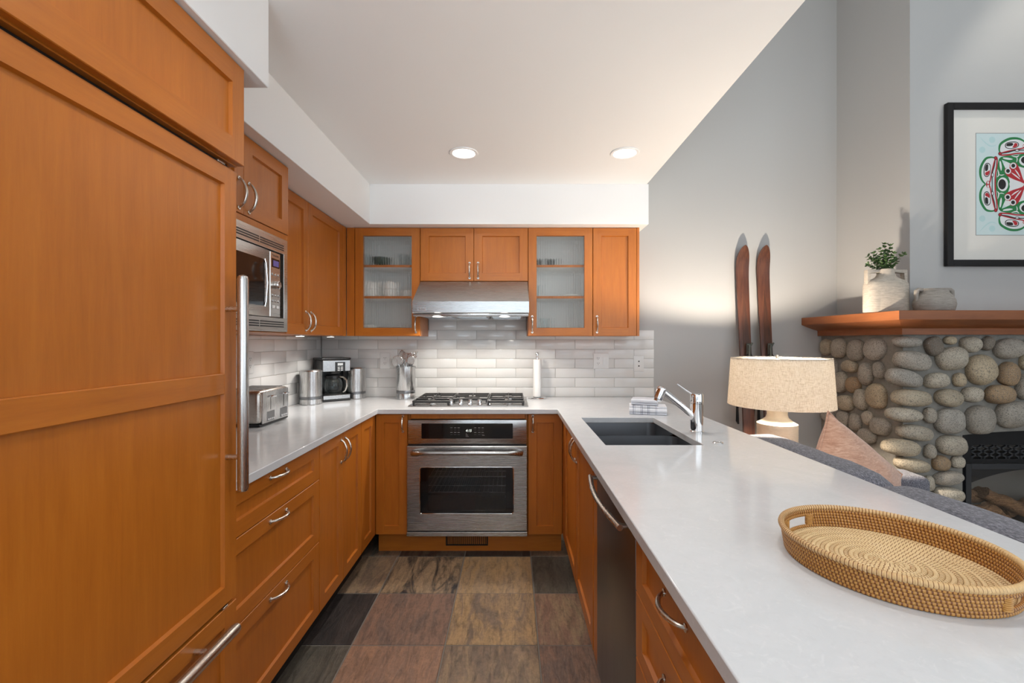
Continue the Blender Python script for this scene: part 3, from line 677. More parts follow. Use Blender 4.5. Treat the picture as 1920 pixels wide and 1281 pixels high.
def narrow(label, u0, u1, hu, blind):
    t = cab('base_cabinet', label, ((u0+u1)/2, 3.1, 0), BC, [(min(u0, blind), max(u1, blind), BF+DT+.001, YB-.01, BZ, CT-.002)])
    mb = MB(); rail = mb.flayer('rail'); mb.box(u0, u1, yk, yk+.018, 0, BZ-.001)
    for f in mb.bm.faces: f[rail] = 1
    mb.build('toe_kick', 'wood', t)
    door(t, PBB, u0, u1, BZ, CT-.004, handle=((hu, .774), (hu, .872)), st=.052, rl=.052); return t
narrow('narrow maple door cabinet between the oven and the corner by the coffee maker', pb(704), O0, O0-.030, pb(704)-.03)
narrow('narrow maple door cabinet between the oven and the sink run', O1, pb(1054.5), O1+.030, pb(1054.5)+.03)
t = cab('oven_housing', 'maple housing around the wall oven, with a plain rail above it', (-.28, 3.1, 0), BC,
        [(O0+.001, O0+.017, BF+.02, YB-.01, BZ, CT-.002), (O1-.017, O1-.001, BF+.02, YB-.01, BZ, CT-.002), (O0+.018, O1-.018, BF+.004, BF+.024, .853, CT-.002)])
mb = MB(); rail = mb.flayer('rail'); mb.box(O0, O1, yk, yk+.018, 0, BZ-.008)
for f in mb.bm.faces: f[rail] = 1
mb.build('toe_kick', 'wood', t)
vg = thing('floor_vent_grille', 'dark slotted heating vent in the kick board under the oven', 'vent', (-.28, yk, .07))
mb = MB(); PV = f_back(yk); VA, VB = (836-960)*yk/FPX, (915-960)*yk/FPX
for a in ((VA, VB, .036, .044), (VA, VB, .096, .104), (VA, VA+.008, .044, .096), (VB-.008, VB, .044, .096)): fbox(mb, PV, *a, .0005, .006, .001)
mb.build('frame', 'matblack', vg)
mb = MB()
for k in range(20): u = VA+.014+k*(VB-VA-.028)/19; fbox(mb, PV, u-.0025, u+.0025, .044, .096, .0008, .005)
mb.build('fins', 'matblack', vg)
# sink run and peninsula
XR = .925
t = cab('base_cabinet', 'two-door maple cabinet under the sink, bow pulls meeting in the middle', (.6, 2.25, 0), BC, [(.315+DT+.001, XR, 1.771, 1.789, BZ, CT-.002), (.315+DT+.001, XR, 2.80, 2.818, BZ, CT-.002), (.315+DT+.001, XR, 1.79, 2.799, BZ, BZ+.018), (XR-.02, XR, 1.79, 2.799, BZ+.02, CT-.002), (.315+DT+.001, .36, 1.79, 2.799, .80, CT-.002)])
mb = MB(); mb.box(.39, .47, 1.771, 2.818, 0, BZ-.001); mb.build('toe_kick', 'toe', t)
door(t, PR, 1.771, 2.25, BZ, CT-.004, handle=((2.222, .745), (2.222, .858))); door(t, PR, 2.25, 2.735, BZ, CT-.004, handle=((2.278, .745), (2.278, .858)))
mb = MB(); fbox(mb, PR, 2.738, 2.829, BZ, CT-.004, -DT, -.001); mb.build('filler_strip', 'wood', t)
t = single('end_panel', MB().box(.317, XR, 1.692, 1.768, BZ-.004, CT-.002, .0015), 'wood', 'plain maple end panel between the sink cabinet and the dishwasher', 'panel', (.6, 1.73, BZ))
t = thing('dishwasher', 'dark stainless dishwasher with bowed bar pull under the peninsula', 'dishwasher', (.6, 1.42, 0))
mb = MB(); mb.box(.345, XR, 1.172, 1.688, .02, CT-.004); mb.build('tub', 'black', t)
mb = MB(); fbox(mb, PR, 1.163, 1.688, .125, CT-.006, -.025, .0, .004, 2); dw = mb.build('door', 'darksteel', t)
mb = MB(); mb.box(.40, .42, 1.166, 1.688, 0.0, .12); mb.build('toe_kick', 'toe', t)
n = 20; pts = []; zt = .846
for i in range(n+1):
    q = i/n; pts.append(PR(1.20+(1.655-1.20)*q, zt, .030+.020*sin(pi*q)))
mb = MB(); mb.tube(pts, .0085, 16); h = mb.build('handle', 'nickel', dw)
for u in (1.215, 1.64):
    mb = MB(); mb.cyl(PR(u, zt, -.001), PR(u, zt, .032), .007, 16); mb.build('bracket', 'nickel', h)
t = cab('base_cabinet', 'maple drawer unit at the near end of the peninsula, below the rattan tray', (.6, .8, 0), BC, [(.315+DT+.001, XR, -.25, 1.159, BZ, CT-.002)])
mb = MB(); mb.box(.39, .47, -.25, 1.159, 0, BZ-.001); mb.build('toe_kick', 'toe', t)
for v0, v1 in ((.706, CT-.004), (.54, .706), (.336, .54), (BZ, .336)):
    door(t, PR, .602, 1.159, v0, v1, 'drawer', handle=((.822, v1-.062), (.938, v1-.062)), st=.056, rl=.042)

# --- worktop with the sink cut out
SX0, SX1, SY0, SY1 = .381, .779, 1.845, 2.508
def inside(x, y):
    if SX0 < x < SX1 and SY0 < y < SY1: return False
    if y > 2.805: return x < 1.07
    if x < -.83: return y > LY0+.0
    return .281 < x < 1.07
mb = MB(); grid_solid(mb, [XL+.001, -.83, .281, 1.07, SX0, SX1], [-.30, LY0, 2.805, YB-.001, SY0, SY1], inside, CT, ZC)
t = single('worktop', mb, 'quartz', 'U-shaped pale quartz worktop running around the kitchen', 'worktop', (-.2, 2.9, CT))
bv = t.modifiers.new('edge', 'BEVEL'); bv.width = .0025; bv.segments = 2; bv.limit_method = 'ANGLE'
# ------------------------------------------------------------------ wall oven
OF = 2.81; PO = f_back(OF); po = lambda x: (x-960)*OF/FPX; zo = lambda y: CH-(y-CY)*OF/FPX
t = thing('wall_oven', 'stainless steel wall oven with black window under the gas cooktop', 'oven', (-.28, 3.1, .13))
A, B = po(762.5), po(988.6); AP, BP = po(764.8), po(987.5)
mb = MB()
for b_ in ((O0+.019, O1-.019, 3.36, 3.40, .14, .85), (O0+.019, O0+.03, OF+.022, 3.36, .14, .85), (O1-.03, O1-.019, OF+.022, 3.36, .14, .85), (O0+.03, O1-.03, OF+.022, 3.36, .14, .20), (O0+.03, O1-.03, OF+.022, 3.36, .62, .85)): mb.box(*b_)
mb.build('body', 'matblack', t)
mb = MB(); fbox(mb, PO, AP, BP, .702, .850, -.016, .0, .003, 2); cp = mb.build('control_panel', 'steelx', t)
mb = MB(); mb.prism(sq(PO, po(790.2), po(961.6), zo(822.6), zo(794.2), .0002, r=.006), (0, -.0012, 0)); ds = mb.build('display', 'blackglass', cp)
lettering('4:15', .0215, PO, po(878.5), zo(807.8), .0016, 'digits', ds, 'clock_digits', shear=.2)
mb = MB()
for row, y in ((0, 802.3), (1, 811.0)):
    for x in (846.5, 853.5, 860, 891, 898.5, 905):
        fbox(mb, PO, po(x-2.1), po(x+2.1), zo(y+.55), zo(y-.55), .0015, .0018)
        fbox(mb, PO, po(x-2.1), po(x+2.1), zo(y+4.2), zo(y+4.0), .0015, .0018)
for x0_, x1_, y in ((873.3, 875.5, 813.5), (873.3, 877.3, 816), (873.3, 878.8, 818.5), (904, 908.8, 816.4)): fbox(mb, PO, po(x0_), po(x1_), zo(y+.45), zo(y-.45), .0015, .0018)
mb.build('touch_keys', 'greytext', ds)
lettering('FRIGIDAIRE', .0085, PO, po(876), zo(827), .0006, 'lettering', cp)
mb = MB(); fbox(mb, PO, AP+.002, BP-.002, .688, .703, -.016, -.008); mb.build('door_gap', 'black', t)
# door with a real opening
wz0, wz1, wx0, wx1 = zo(963.4), zo(876.2), po(787.3), po(962.6); dz0, dz1 = .1625, .6885
mb = MB(); inn = [Vector(p) for p in sq(PO, wx0, wx1, wz0, wz1, 0, r=.014)]; e = .004
outp = []
n8 = len(inn)//4
for k, (u, v) in enumerate(((B-e, dz0+e), (B-e, dz1-e), (A+e, dz1-e), (A+e, dz0+e))): outp += [PO(u, v, 0)]*1
ov = mb.verts(outp); iv = mb.verts(inn); ivb = mb.verts([p+Vector((0, .02, 0)) for p in inn])
for k in range(4):
    seg = iv[k*n8:(k+1)*n8]
    for a_, b_ in zip(seg, seg[1:]): mb.face([ov[k], b_, a_])
    mb.face([ov[k], ov[(k+1) % 4], iv[((k+1)*n8) % len(iv)], seg[-1]])
for a_ in range(len(iv)): b_ = (a_+1) % len(iv); mb.face([iv[a_], iv[b_], ivb[b_], ivb[a_]])
ob = mb.verts([PO(u, v, w) for u, v, w in ((B, dz0, -e), (B, dz1, -e), (A, dz1, -e), (A, dz0, -e))]); oc = mb.verts([PO(u, v, -.02) for u, v in ((B, dz0), (B, dz1), (A, dz1), (A, dz0))])
for k in range(4): q = (k+1) % 4; mb.face([ov[k], ov[q], ob[q], ob[k]]); mb.face([ob[k], ob[q], oc[q], oc[k]])
od = mb.build('door', 'steelx', t)
mb = MB(); pts = [Vector(p)+Vector((0, -.001, 0)) for p in inn]; mb.tube(pts, .0028, 8, closed=True); mb.build('window_bead', 'chrome', od)
g0, g1, g2, g3 = po(802.5), po(948.3), zo(958.5), zo(877.5)
mb = MB(); fbox(mb, PO, wx0+.001, g0, wz0+.001, wz1-.001, -.008, -.004); fbox(mb, PO, g1, wx1-.001, wz0+.001, wz1-.001, -.008, -.004); fbox(mb, PO, g0, g1, wz0+.001, g2, -.008, -.004); fbox(mb, PO, g0, g1, g3, wz1-.001, -.008, -.004)
mb.build('window_border', 'blackglass', od)
mb = MB(); fbox(mb, PO, g0, g1, g2, g3, -.008, -.005); mb.build('window', 'ovenglass', od)
for z in (zo(899), zo(916.5), zo(929)):
    mb = MB(); mb.cyl((g0-.02, OF+.06, z), (g1+.02, OF+.06, z), .003, 8); mb.cyl((g0-.02, OF+.38, z), (g1+.02, OF+.38, z), .003, 8)
    for k in range(18): u = g0+(g1-g0)*k/17; mb.cyl((u, OF+.06, z+.003), (u, OF+.38, z+.003), .0018, 6)
    mb.build('rack', 'steelx', t)
n = 24; pts = []; rs = []; hz = zo(847.5); hu0, hu1 = po(770.5), po(980.5)
for i in range(n+1):
    q = i/n; e_ = min(q, 1-q); s_ = min(1, e_/.13); pts.append(PO(hu0+.012+(hu1-hu0-.024)*q, hz+.003-.010*(1-s_)**2, .004+.043*sin(pi/2*s_)**.8)); rs.append(.0125+.0075*(1-s_))
mb = MB(); mb.tube(pts, rs, 20); mb.build('handle', 'steelx', od)
mb = MB(); fbox(mb, PO, A, B, .131, .157, -.016, .002, .002); mb.build('bottom_trim', 'steelx', t)
mb = MB(); fbox(mb, PO, A+.004, B-.004, .157, .1635, -.016, -.006); mb.build('door_gap', 'black', t)

# ------------------------------------------------------------------ gas cooktop
C0, C1, D0, D1 = -.665, .105, 2.90, 3.385
t = thing('gas_cooktop', 'five-burner stainless gas cooktop with black iron grates, below the hood', 'cooktop', (-.28, 3.14, ZC))
mb = MB(); mb.box(C0, C1, D0, D1, ZC+.0003, ZC+.008, .004, 2); mb.build('tray', 'steelx', t)
zt = ZC+.008
for x, y, r in ((-.535, 3.02, .038), (-.535, 3.25, .032), (-.28, 3.20, .052), (-.025, 3.02, .032), (-.025, 3.25, .038)):
    mb = MB(); mb.lathe([(0, 0), (r*1.5, 0), (r*1.5, .003), (r*1.1, .005), (r*1.05, .014), (0, .014)], (x, y, zt), 28); b = mb.build('burner', 'steelz', t)
    mb = MB(); mb.lathe([(0, .0142), (r, .0142), (r, .020), (r*.85, .023), (0, .023)], (x, y, zt), 28); mb.build('burner_cap', 'iron', b)
def grate(x0, x1, y0, y1, cs):
    mb = MB(); h0, h1 = zt+.019, zt+.030; w = .0072
    mb.box(x0, x1, y0, y0+w, h0-.004, h1, .002); mb.box(x0, x1, y1-w, y1, h0-.004, h1, .002); mb.box(x0, x0+w, y0+w, y1-w, h0-.004, h1, .002); mb.box(x1-w, x1, y0+w, y1-w, h0-.004, h1, .002)
    for cx, cy in cs:
        mb.box(cx-w/2, cx+w/2, cy+.022, min(y1-w, cy+.105), h0, h1+.004, .002); mb.box(cx-w/2, cx+w/2, max(y0+w, cy-.105), cy-.022, h0, h1+.004, .002)
        mb.box(x0+w, cx-.022, cy-w/2, cy+w/2, h0, h1+.004, .002); mb.box(cx+.022, x1-w, cy-w/2, cy+w/2, h0, h1+.004, .002)
    if len(cs) > 1: mb.box(x0+w, x1-w, (y0+y1)/2-w/2, (y0+y1)/2+w/2, h0, h1, .002)
    for x in (x0+.001, x1-.014):
        for y in (y0+.001, y1-.014): mb.box(x, x+.013, y, y+.013, zt+.0003, h0-.002, .002)
    mb.build('grate', 'iron', t)
grate(C0+.025, -.402, D0+.018, D1-.03, [(-.535, 3.02), (-.535, 3.25)])
grate(-.398, -.162, 3.045, D1-.03, [(-.28, 3.20)])
grate(-.158, C1-.025, D0+.018, D1-.03, [(-.025, 3.02), (-.025, 3.25)])
for x in (845.5, 864, 881.5, 899, 917):
    u = (x-960)*2.965/FPX-.0; mb = MB(); mb.lathe([(0, 0), (.019, 0), (.019, .004), (.0155, .007), (.0135, .028), (.0115, .031), (0, .031)], (u, 2.965, zt), 24); mb.box(u-.0018, u+.0018, 2.95, 2.965, zt+.031, zt+.0325); mb.build('knob', 'chrome', t)

# ------------------------------------------------------------------ sink, tap, air switch
t = thing('kitchen_sink', 'undermounted double-bowl stainless steel sink in the peninsula worktop', 'sink', (.58, 2.18, .70))
def bowl(y0, y1, dep, name):
    mb = MB(); x0, x1 = SX0-.004, SX1+.004; r = .045; zt_ = CT-.001; rings = []
    def rr(g, z):
        pts = []
        for cx, cy, a0 in ((x1-r, y0+r, -90), (x1-r, y1-r, 0), (x0+r, y1-r, 90), (x0+r, y0+r, 180)):
            for i in range(7):
                a = R(a0+15*i); pts.append(Vector((cx+(r-g)*cos(a), cy+(r-g)*sin(a), z)))
        return pts
    prof = [(0, zt_), (.002, zt_-dep*.5), (.004, zt_-dep+.03), (.012, zt_-dep+.010), (.030, zt_-dep)]
    rings = [rr(*p) for p in prof]; mb.loft(rings, True, False); mb.face(mb.verts(rings[-1]))
    out = [rr(-.002, zt_), rr(-.002, zt_-dep-.003)]; mb.loft(out, True, False); mb.face(mb.verts(out[-1]))
    o = mb.build(name, 'sinksteel', t)
    m2 = MB(); cy = (y0+y1)/2; m2.lathe([(0, .001), (.02, .001), (.036, .004), (.042, .002), (.042, 0), (0, 0)], ((x0+x1)/2+.03, cy, zt_-dep+.0005), 24); m2.build('drain', 'chrome', o)
bowl(SY0-.004, 2.165, .20, 'bowl'); bowl(2.182, SY1+.004, .20, 'bowl')
mb = MB(); mb.box(SX0-.002, SX1+.002, 2.1672, 2.1798, CT-.055, CT-.012, .005, 3); mb.build('divider', 'sinksteel', t)

t = thing('sink_faucet', 'chrome single-lever pull-out faucet standing behind the sink', 'faucet', (.857, 2.112, ZC))
fx, fy = .857, 2.112
mb = MB(); mb.lathe([(0, .0003), (.031, .0003), (.031, .004), (.0285, .007), (.0285, .132), (0, .132)], (fx, fy, ZC), 40); mb.build('column', 'chrome', t)
mb = MB(); mb.lathe([(.024, .132), (.0268, .133), (.0268, .136), (.0285, .138), (.0285, .172), (.026, .178), (0, .180)], (fx, fy, ZC), 40); cap = mb.build('lever_cap', 'chrome', t)
mb = MB(); mb.tube([(fx-.020, fy, ZC+.174), (fx-.050, fy-.002, ZC+.193), (fx-.092, fy-.005, ZC+.222)], [.0042, .0038, .0036], 12); mb.build('lever', 'chrome', cap)
mb = MB(); mb.tube([(fx+.004, fy, ZC+.035), (fx-.008, fy, ZC+.060), (fx-.030, fy, ZC+.086), (fx-.060, fy, ZC+.112), (fx-.150, fy, ZC+.187), (fx-.164, fy, ZC+.197)], [.016, .0185, .0175, .016, .0155, .015], 20); mb.build('spout', 'chrome', t)
mb = MB(); a = Vector((fx-.158, fy, ZC+.208)); d = Vector((-.16, 0, -.42)).normalized()
mb.lathe([(0, 0), (.016, .001), (.0215, .006), (.0225, .012), (.0225, .058), (.019, .061), (.018, .070), (0, .070)], a, 28, axis=d); mb.build('spray_head', 'chrome', t)
mb = MB(); mb.lathe([(0, .0003), (.021, .0003), (.0215, .003), (.019, .006), (.014, .0065), (.0125, .005), (0, .0055)], (.848, 1.874, ZC), 32)
single('air_switch', mb, 'chrome', 'small round chrome button set in the worktop near the faucet', 'button', (.848, 1.874, ZC))

# ------------------------------------------------------------------ things on the worktop
# folded striped towels
def towel(name, label, cx, cy, z, wx, wy, h, rot, stripes, layers):
    mb = MB(); at = mb.flayer('stripe'); r = h/layers/2; rng = random.Random(int(cx*1000)+layers)
    nx, pts = 84, []
    # serpentine profile in (y, z), swept along x
    prof = []
    for k in range(layers):
        zc = r+k*2*r; a, b = (-wy/2, wy/2) if k % 2 == 0 else (wy/2, -wy/2)
        for i in range(9): prof.append((a+(b-a)*i/8, zc))
        if k < layers-1:
            for i in range(1, 6):
                an = pi*i/6; prof.append((b+(.9*r*sin(an))*(1 if b > 0 else -1), zc+r*(1-cos(an))))
    th = r*.86; N = len(prof); rings = []
    for i in range(nx+1):
        x = -wx/2+wx*i/nx; ring = []; sag = -.0025*(abs(x)/(wx/2))**3
        up, dn = [], []
        for j, (y, zz) in enumerate(prof):
            p, q = prof[max(j-1, 0)], prof[min(j+1, N-1)]; tx, tz = q[0]-p[0], q[1]-p[1]; L = math.hypot(tx, tz) or 1
            nv = (-tz/L, tx/L); wob = .0012*mnoise.noise((x*22, y*22, zz*60+cx*9))
            f_ = sag*(zz/h)
            up.append(Vector((x, y+nv[0]*th, max(.0004, zz+nv[1]*th+wob+f_)))); dn.append(Vector((x, y-nv[0]*th, max(.0004, zz-nv[1]*th+wob+f_))))
        rings.append(up+list(reversed(dn)))
    mb.loft(rings)
    mb.bm.faces.ensure_lookup_table()
    for f in mb.bm.faces:
        c = f.calc_center_median(); s = 0
        for (ax, pos, hw) in stripes:
            if abs((c.x if ax == 'x' else c.y)-pos) < hw: s = 1
        f[at] = s
    mb.xform(Matrix.Translation((cx, cy, z)) @ Matrix.Rotation(R(rot), 4, 'Z'))
    single(name, mb, 'towel', label, 'towel', (cx, cy, z), 'folded tea towels by the sink', 60)
sp = [('x', -.08, .0018), ('x', -.072, .0018), ('x', -.04, .0018), ('x', -.032, .0018), ('x', .0, .0018), ('x', .008, .0018), ('x', .04, .0018), ('x', .048, .0018)]
towel('tea_towel', 'larger folded white tea towel with thin grey stripes, lying underneath', .790, 2.655, ZC+.0005, .205, .125, .050, -14, sp, 4)
towel('tea_towel', 'smaller folded striped tea towel resting on top of the other', .778, 2.668, ZC+.0525, .145, .10, .034, -20, [('y', -.03, .006), ('y', -.008, .004), ('y', .02, .005)], 3)
# paper towel on its stand
qx, qy = .184, 3.335
t = thing('paper_towel_holder', 'chrome upright paper towel stand beside the cooktop', 'holder', (qx, qy, ZC))
mb = MB(); mb.lathe([(0, .0004), (.066, .0004), (.068, .004), (.064, .009), (.02, .011), (0, .011)], (qx, qy, ZC), 44); mb.build('base', 'chrome', t)
mb = MB(); mb.cyl((qx, qy, ZC+.010), (qx, qy, ZC+.305), .0055, 14); mb.build('rod', 'chrome', t)
mb = MB(); mb.lathe([(0, 0), (.008, 0), (.010, .004), (.006, .009), (.006, .013), (.012, .018), (.0135, .026), (.010, .034), (0, .037)], (qx, qy, ZC+.300), 24); mb.build('finial', 'chrome', t)
mb = MB(); mb.lathe([(.012, 0), (.0275, 0), (.0295, .002), (.0295, .272), (.0275, .274), (.012, .274), (.012, 0)], (qx, qy, ZC+.0115), 40)
mb.tube([(qx+.0292, qy-.004, ZC+.24), (qx+.0300, qy-.008, ZC+.19), (qx+.026, qy-.016, ZC+.165), (qx+.012, qy-.0275, ZC+.15)], .0008, 6)
single('paper_towel_roll', mb, 'paper', 'slim white paper towel roll standing on its chrome holder', 'paper towel', (qx, qy, ZC+.0115))
# utensil crock
ux, uy = -.774, 3.315
t = thing('utensil_crock', 'tall brushed steel utensil crock at the cooktop corner', 'crock', (ux, uy, ZC))
mb = MB(); mb.lathe([(0, .0005), (.066, .0005), (.0685, .004), (.0685, .038), (.066, .042), (.066, .066), (.0685, .070), (.0685, .228), (.071, .231), (.071, .237), (.066, .237), (.064, .225), (.064, .02), (0, .02)], (ux, uy, ZC), 48); mb.build('body', 'steelz', t)
mb = MB(); mb.lathe([(.0665, .0425), (.0672, .044), (.0672, .064), (.0665, .0655)], (ux, uy, ZC), 48); mb.build('dark_band', 'darksteel', t)
UG = 'kitchen utensils in the steel crock'
def utensil(label, name, ang, lean, top, kind):
    base = Vector((ux-.03*cos(ang), uy-.03*sin(ang), ZC+.022)); tip = Vector((ux+lean*cos(ang), uy+lean*sin(ang), ZC+top)); d = (tip-base).normalized()
    t = thing(name, label, 'utensil', base, UG); mb = MB(); L = (tip-base).length; sp_ = lambda k: base+d*L*k
    mb.tube([sp_(0), sp_(.3), sp_(.7)], [.0065, .006, .004], 10); mb.build('handle', 'steelz', t)
    mb = MB(); side = d.cross(Vector((0, 1, 0))).normalized(); fw = side.cross(d).normalized()
    if kind == 'whisk':
        for k in range(6):
            a = pi*k/6; ax = side*cos(a)+fw*sin(a); pts = [sp_(.69)+d*L*.31*q/14*1.0+ax*.030*sin(pi*min(1, (q/14)**1.25))*(1) for q in range(15)]
            mb.tube(pts, .0011, 6); pts = [p-2*ax*(p-sp_(.69)).dot(ax) for p in pts]; mb.tube(pts, .0011, 6)
    elif kind in ('ladle', 'spoon'):
        w, h_, dp = ((.042, .042, .030) if kind == 'ladle' else (.026, .038, .012)); c = sp_(.87); rings = []
        for i in range(7):
            ph = pi/2*i/6; rings.append([c+side*w*cos(a)*cos(ph)+d*h_*sin(a)*cos(ph)+fw*(dp*sin(ph)) for a in [2*pi*k/20 for k in range(20)]])
        mb.loft(rings); mb.tube([sp_(.68), sp_(.8)], .004, 8)
        mb.loft([rings[0], [p*1 for p in [c+(q-c)*.96-fw*.001 for q in rings[0]]]], True, False)
    elif kind == 'turner':
        a, b = sp_(.76), sp_(1.0)
        o = [a-side*.012, a+side*.012, sp_(.82)+side*.034, b+side*.036, b-side*.036, sp_(.82)-side*.034]; mb.prism(o, fw*.0016)
        mb.tube([sp_(.68), sp_(.78)], .004, 8)
    elif kind == 'fork':
        mb.tube([sp_(.68), sp_(.86)], [.004, .009], 8)
        for k in (-1.5, -.5, .5, 1.5): mb.tube([sp_(.85)+side*.004*k, sp_(.90)+side*.010*k, sp_(1.0)+side*.010*k+fw*.008], [.003, .0026, .0016], 6)
    elif kind == 'tongs':
        for k in (-1, 1): mb.tube([sp_(.66), sp_(.8)+side*.010*k, sp_(.93)+side*.016*k, sp_(1.0)+side*.010*k], [.005, .006, .008, .006], 8)
    mb.build({'whisk': 'wires', 'fork': 'tines', 'tongs': 'jaws'}.get(kind, 'head'), 'steelz', t)
utensil('steel ladle leaning over the near-wall side of the crock, bowl facing out', 'ladle', R(200), .072, .310, 'ladle')
utensil('steel balloon whisk standing tall at the back of the crock', 'whisk', R(150), .040, .355, 'whisk')
utensil('slotted steel turner in the middle of the crock', 'turner', R(70), .02, .335, 'turner')
utensil('steel serving fork leaning toward the cooktop', 'serving_fork', R(10), .075, .345, 'fork')
utensil('steel spoon leaning toward the cooktop below the fork', 'serving_spoon', R(-30), .062, .315, 'spoon')
utensil('steel tongs among the utensils at the crock front', 'tongs', R(35), .055, .335, 'tongs')
# canisters
def canister(x, y, label):
    t = thing('canister', label, 'canister', (x, y, ZC), 'brushed steel canisters')
    mb = MB(); r = .0715; mb.lathe([(0, .0005), (r-.003, .0005), (r, .004), (r, .034), (r-.003, .036), (r-.003, .053), (r, .055), (r, .219), (r-.003, .223), (0, .223)], (x, y, ZC), 48); mb.build('body', 'steelz', t)
    mb = MB(); mb.lathe([(r-.0025, .0365), (r-.0012, .038), (r-.0012, .051), (r-.0025, .0525)], (x, y, ZC), 48); mb.build('clear_band', 'darksteel', t)
    mb = MB(); mb.lathe([(0, .2235), (r-.006, .2235), (r-.008, .227), (0, .228)], (x, y, ZC), 40); mb.build('lid', 'steelz', t); return t
c1 = canister(-1.345, 3.045, 'steel canister beside the coffee maker, nearer the toaster')
dup(c1, (.193, .312, 0), 'steel canister on the outlet side of the coffee maker, partly hidden by it')
# coffee maker
kx, ky = -1.285, 3.250
t = thing('coffee_maker', 'black and steel drip coffee maker in the counter corner', 'coffee maker', (kx, ky, ZC))
ROT = Matrix.Translation((kx, ky, ZC)) @ Matrix.Rotation(R(40), 4, 'Z')
def lp(mb, name, mat, parent, **k): mb.xform(ROT); return mb.build(name, mat, parent, **k)
w = .098
mb = MB(); mb.box(-w, w, -.10, .10, .0005, .016, .006, 2); mb.box(-w+.004, w-.004, -.098, .05, .016, .046, .006, 2); lp(mb, 'base', 'black', t)
mb = MB(); mb.box(-w+.006, w-.006, -.1012, -.0985, .017, .043, .001); bs = lp(mb, 'base_trim', 'steelx', t)
mb = MB(); mb.lathe([(0, .0465), (.062, .0465), (.064, .048), (.062, .050), (0, .050)], (0, -.03, 0), 36); lp(mb, 'warming_plate', 'iron', t)
mb = MB(); mb.box(-w, w, .045, .10, .046, .30, .006, 2); lp(mb, 'tank', 'black', t)
mb = MB(); mb.box(-w, w, -.095, .044, .208, .288, .006, 2); mb.box(-w-.003, w+.003, -.098, .10, .2885, .303, .006, 2); mb.lathe([(0, .19), (.045, .192), (.055, .2075), (0, .2075)], (0, -.03, 0), 28); lp(mb, 'brew_head', 'black', t)
mb = MB(); mb.box(-w+.004, w-.004, -.0985, -.0945, .209, .286, .002); pn = lp(mb, 'front_plate', 'steelx', t)
mb = MB(); mb.box(-.012, .058, -.1005, -.0980, .2085, .274, .001); ctl = lp(mb, 'control_panel', 'black', pn)
mb = MB(); mb.box(.004, .042, -.1015, -.1000, .249, .267, .0005)
for i in range(2):
    for j in range(3): mb.box(.004+i*.022, .020+i*.022, -.1015, -.1000, .213+j*.011, .219+j*.011)
lp(mb, 'keys_and_display', 'nickel', ctl)
mb = MB(); mb.lathe([(0, .001), (.050, .001), (.058, .012), (.064, .045), (.060, .085), (.048, .112), (.045, .120), (.043, .120), (.046, .111), (.058, .084), (.062, .045), (.056, .013), (.048, .004), (0, .004)], (0, -.03, .0505), 36); cf = lp(mb, 'carafe', 'glass', t)
mb = MB(); mb.lathe([(0, .1205), (.046, .1205), (.047, .128), (.02, .134), (0, .134)], (0, -.03, .0505), 28); mb.lathe([(.0475, .106), (.050, .106), (.0485, .120), (.046, .120)], (0, -.03, .0505), 28); lp(mb, 'carafe_lid', 'black', cf)
mb = MB(); c_ = [(.030, -.075, .168), (.046, -.095, .165), (.062, -.112, .145), (.064, -.115, .11), (.056, -.106, .075), (.046, -.094, .062)]; mb.tube(c_, [.007, .008, .008, .008, .007, .006], 10); lp(mb, 'carafe_handle', 'nickel', cf)
# toaster
t = thing('toaster', 'four-slice stainless toaster on the counter near the refrigerator', 'toaster', (-1.325, 2.36, ZC))
TX0, TX1, TY0, TY1 = -1.436, -1.217, 2.20, 2.497; zb = ZC+.014
mb = MB(); mb.box(TX0, TX1-.004, TY0, TY1, zb, ZC+.177, .022, 5); mb.build('shell', 'steely', t)
mb = MB(); mb.box(TX0+.008, TX1-.006, TY0+.010, TY1-.010, ZC+.003, zb+.002, .004)
for x in (TX0+.03, TX1-.03):
    for y in (TY0+.04, TY1-.04): mb.cyl((x, y, ZC+.0004), (x, y, ZC+.005), .013, 16)
mb.build('foot_base', 'black', t)
PTo = f_left(TX1)
mb = MB(); fbox(mb, PTo, TY0+.020, TY1-.020, zb+.001, ZC+.170, -.006, .0005, .003, 2); fp = mb.build('lever_panel', 'steelz', t)
for k, y in enumerate((2.295, 2.425)):
    mb = MB(); fbox(mb, PTo, y-.0022, y+.0022, ZC+.078, ZC+.150, -.001, .0010); mb.build('lever_slot', 'slot', fp)
    mb = MB(); fbox(mb, PTo, y-.022, y+.022, ZC+.140, ZC+.150, .006, .022, .004, 2); fbox(mb, PTo, y-.004, y+.004, ZC+.142, ZC+.148, .0005, .008); mb.build('lever', 'chrome', fp)
    mb = MB(); fbox(mb, PTo, y-.036, y+.036, ZC+.022, ZC+.070, .0003, .0015, .0005); mb.build('setting_panel', 'darksteel', fp)
    for j in range(4):
        mb = MB(); u = y-.024+.016*j; mb.cyl(PTo(u, ZC+.031, .001), PTo(u, ZC+.031, .004), .0048, 12); mb.build('button', 'chrome', fp)
    for dx in (0,):
        for yy in (y-.030, y+.030):
            mb = MB(); mb.box(TX0+.02, TX1-.035, yy-.014, yy+.014, ZC+.1768, ZC+.1782, .0005); mb.build('bread_slot', 'slot', t)
            mb = MB(); mb.box(TX0+.016, TX1-.031, yy-.018, yy-.0145, ZC+.1765, ZC+.1795); mb.box(TX0+.016, TX1-.031, yy+.0145, yy+.018, ZC+.1765, ZC+.1795); mb.build('slot_rim', 'chrome', t)

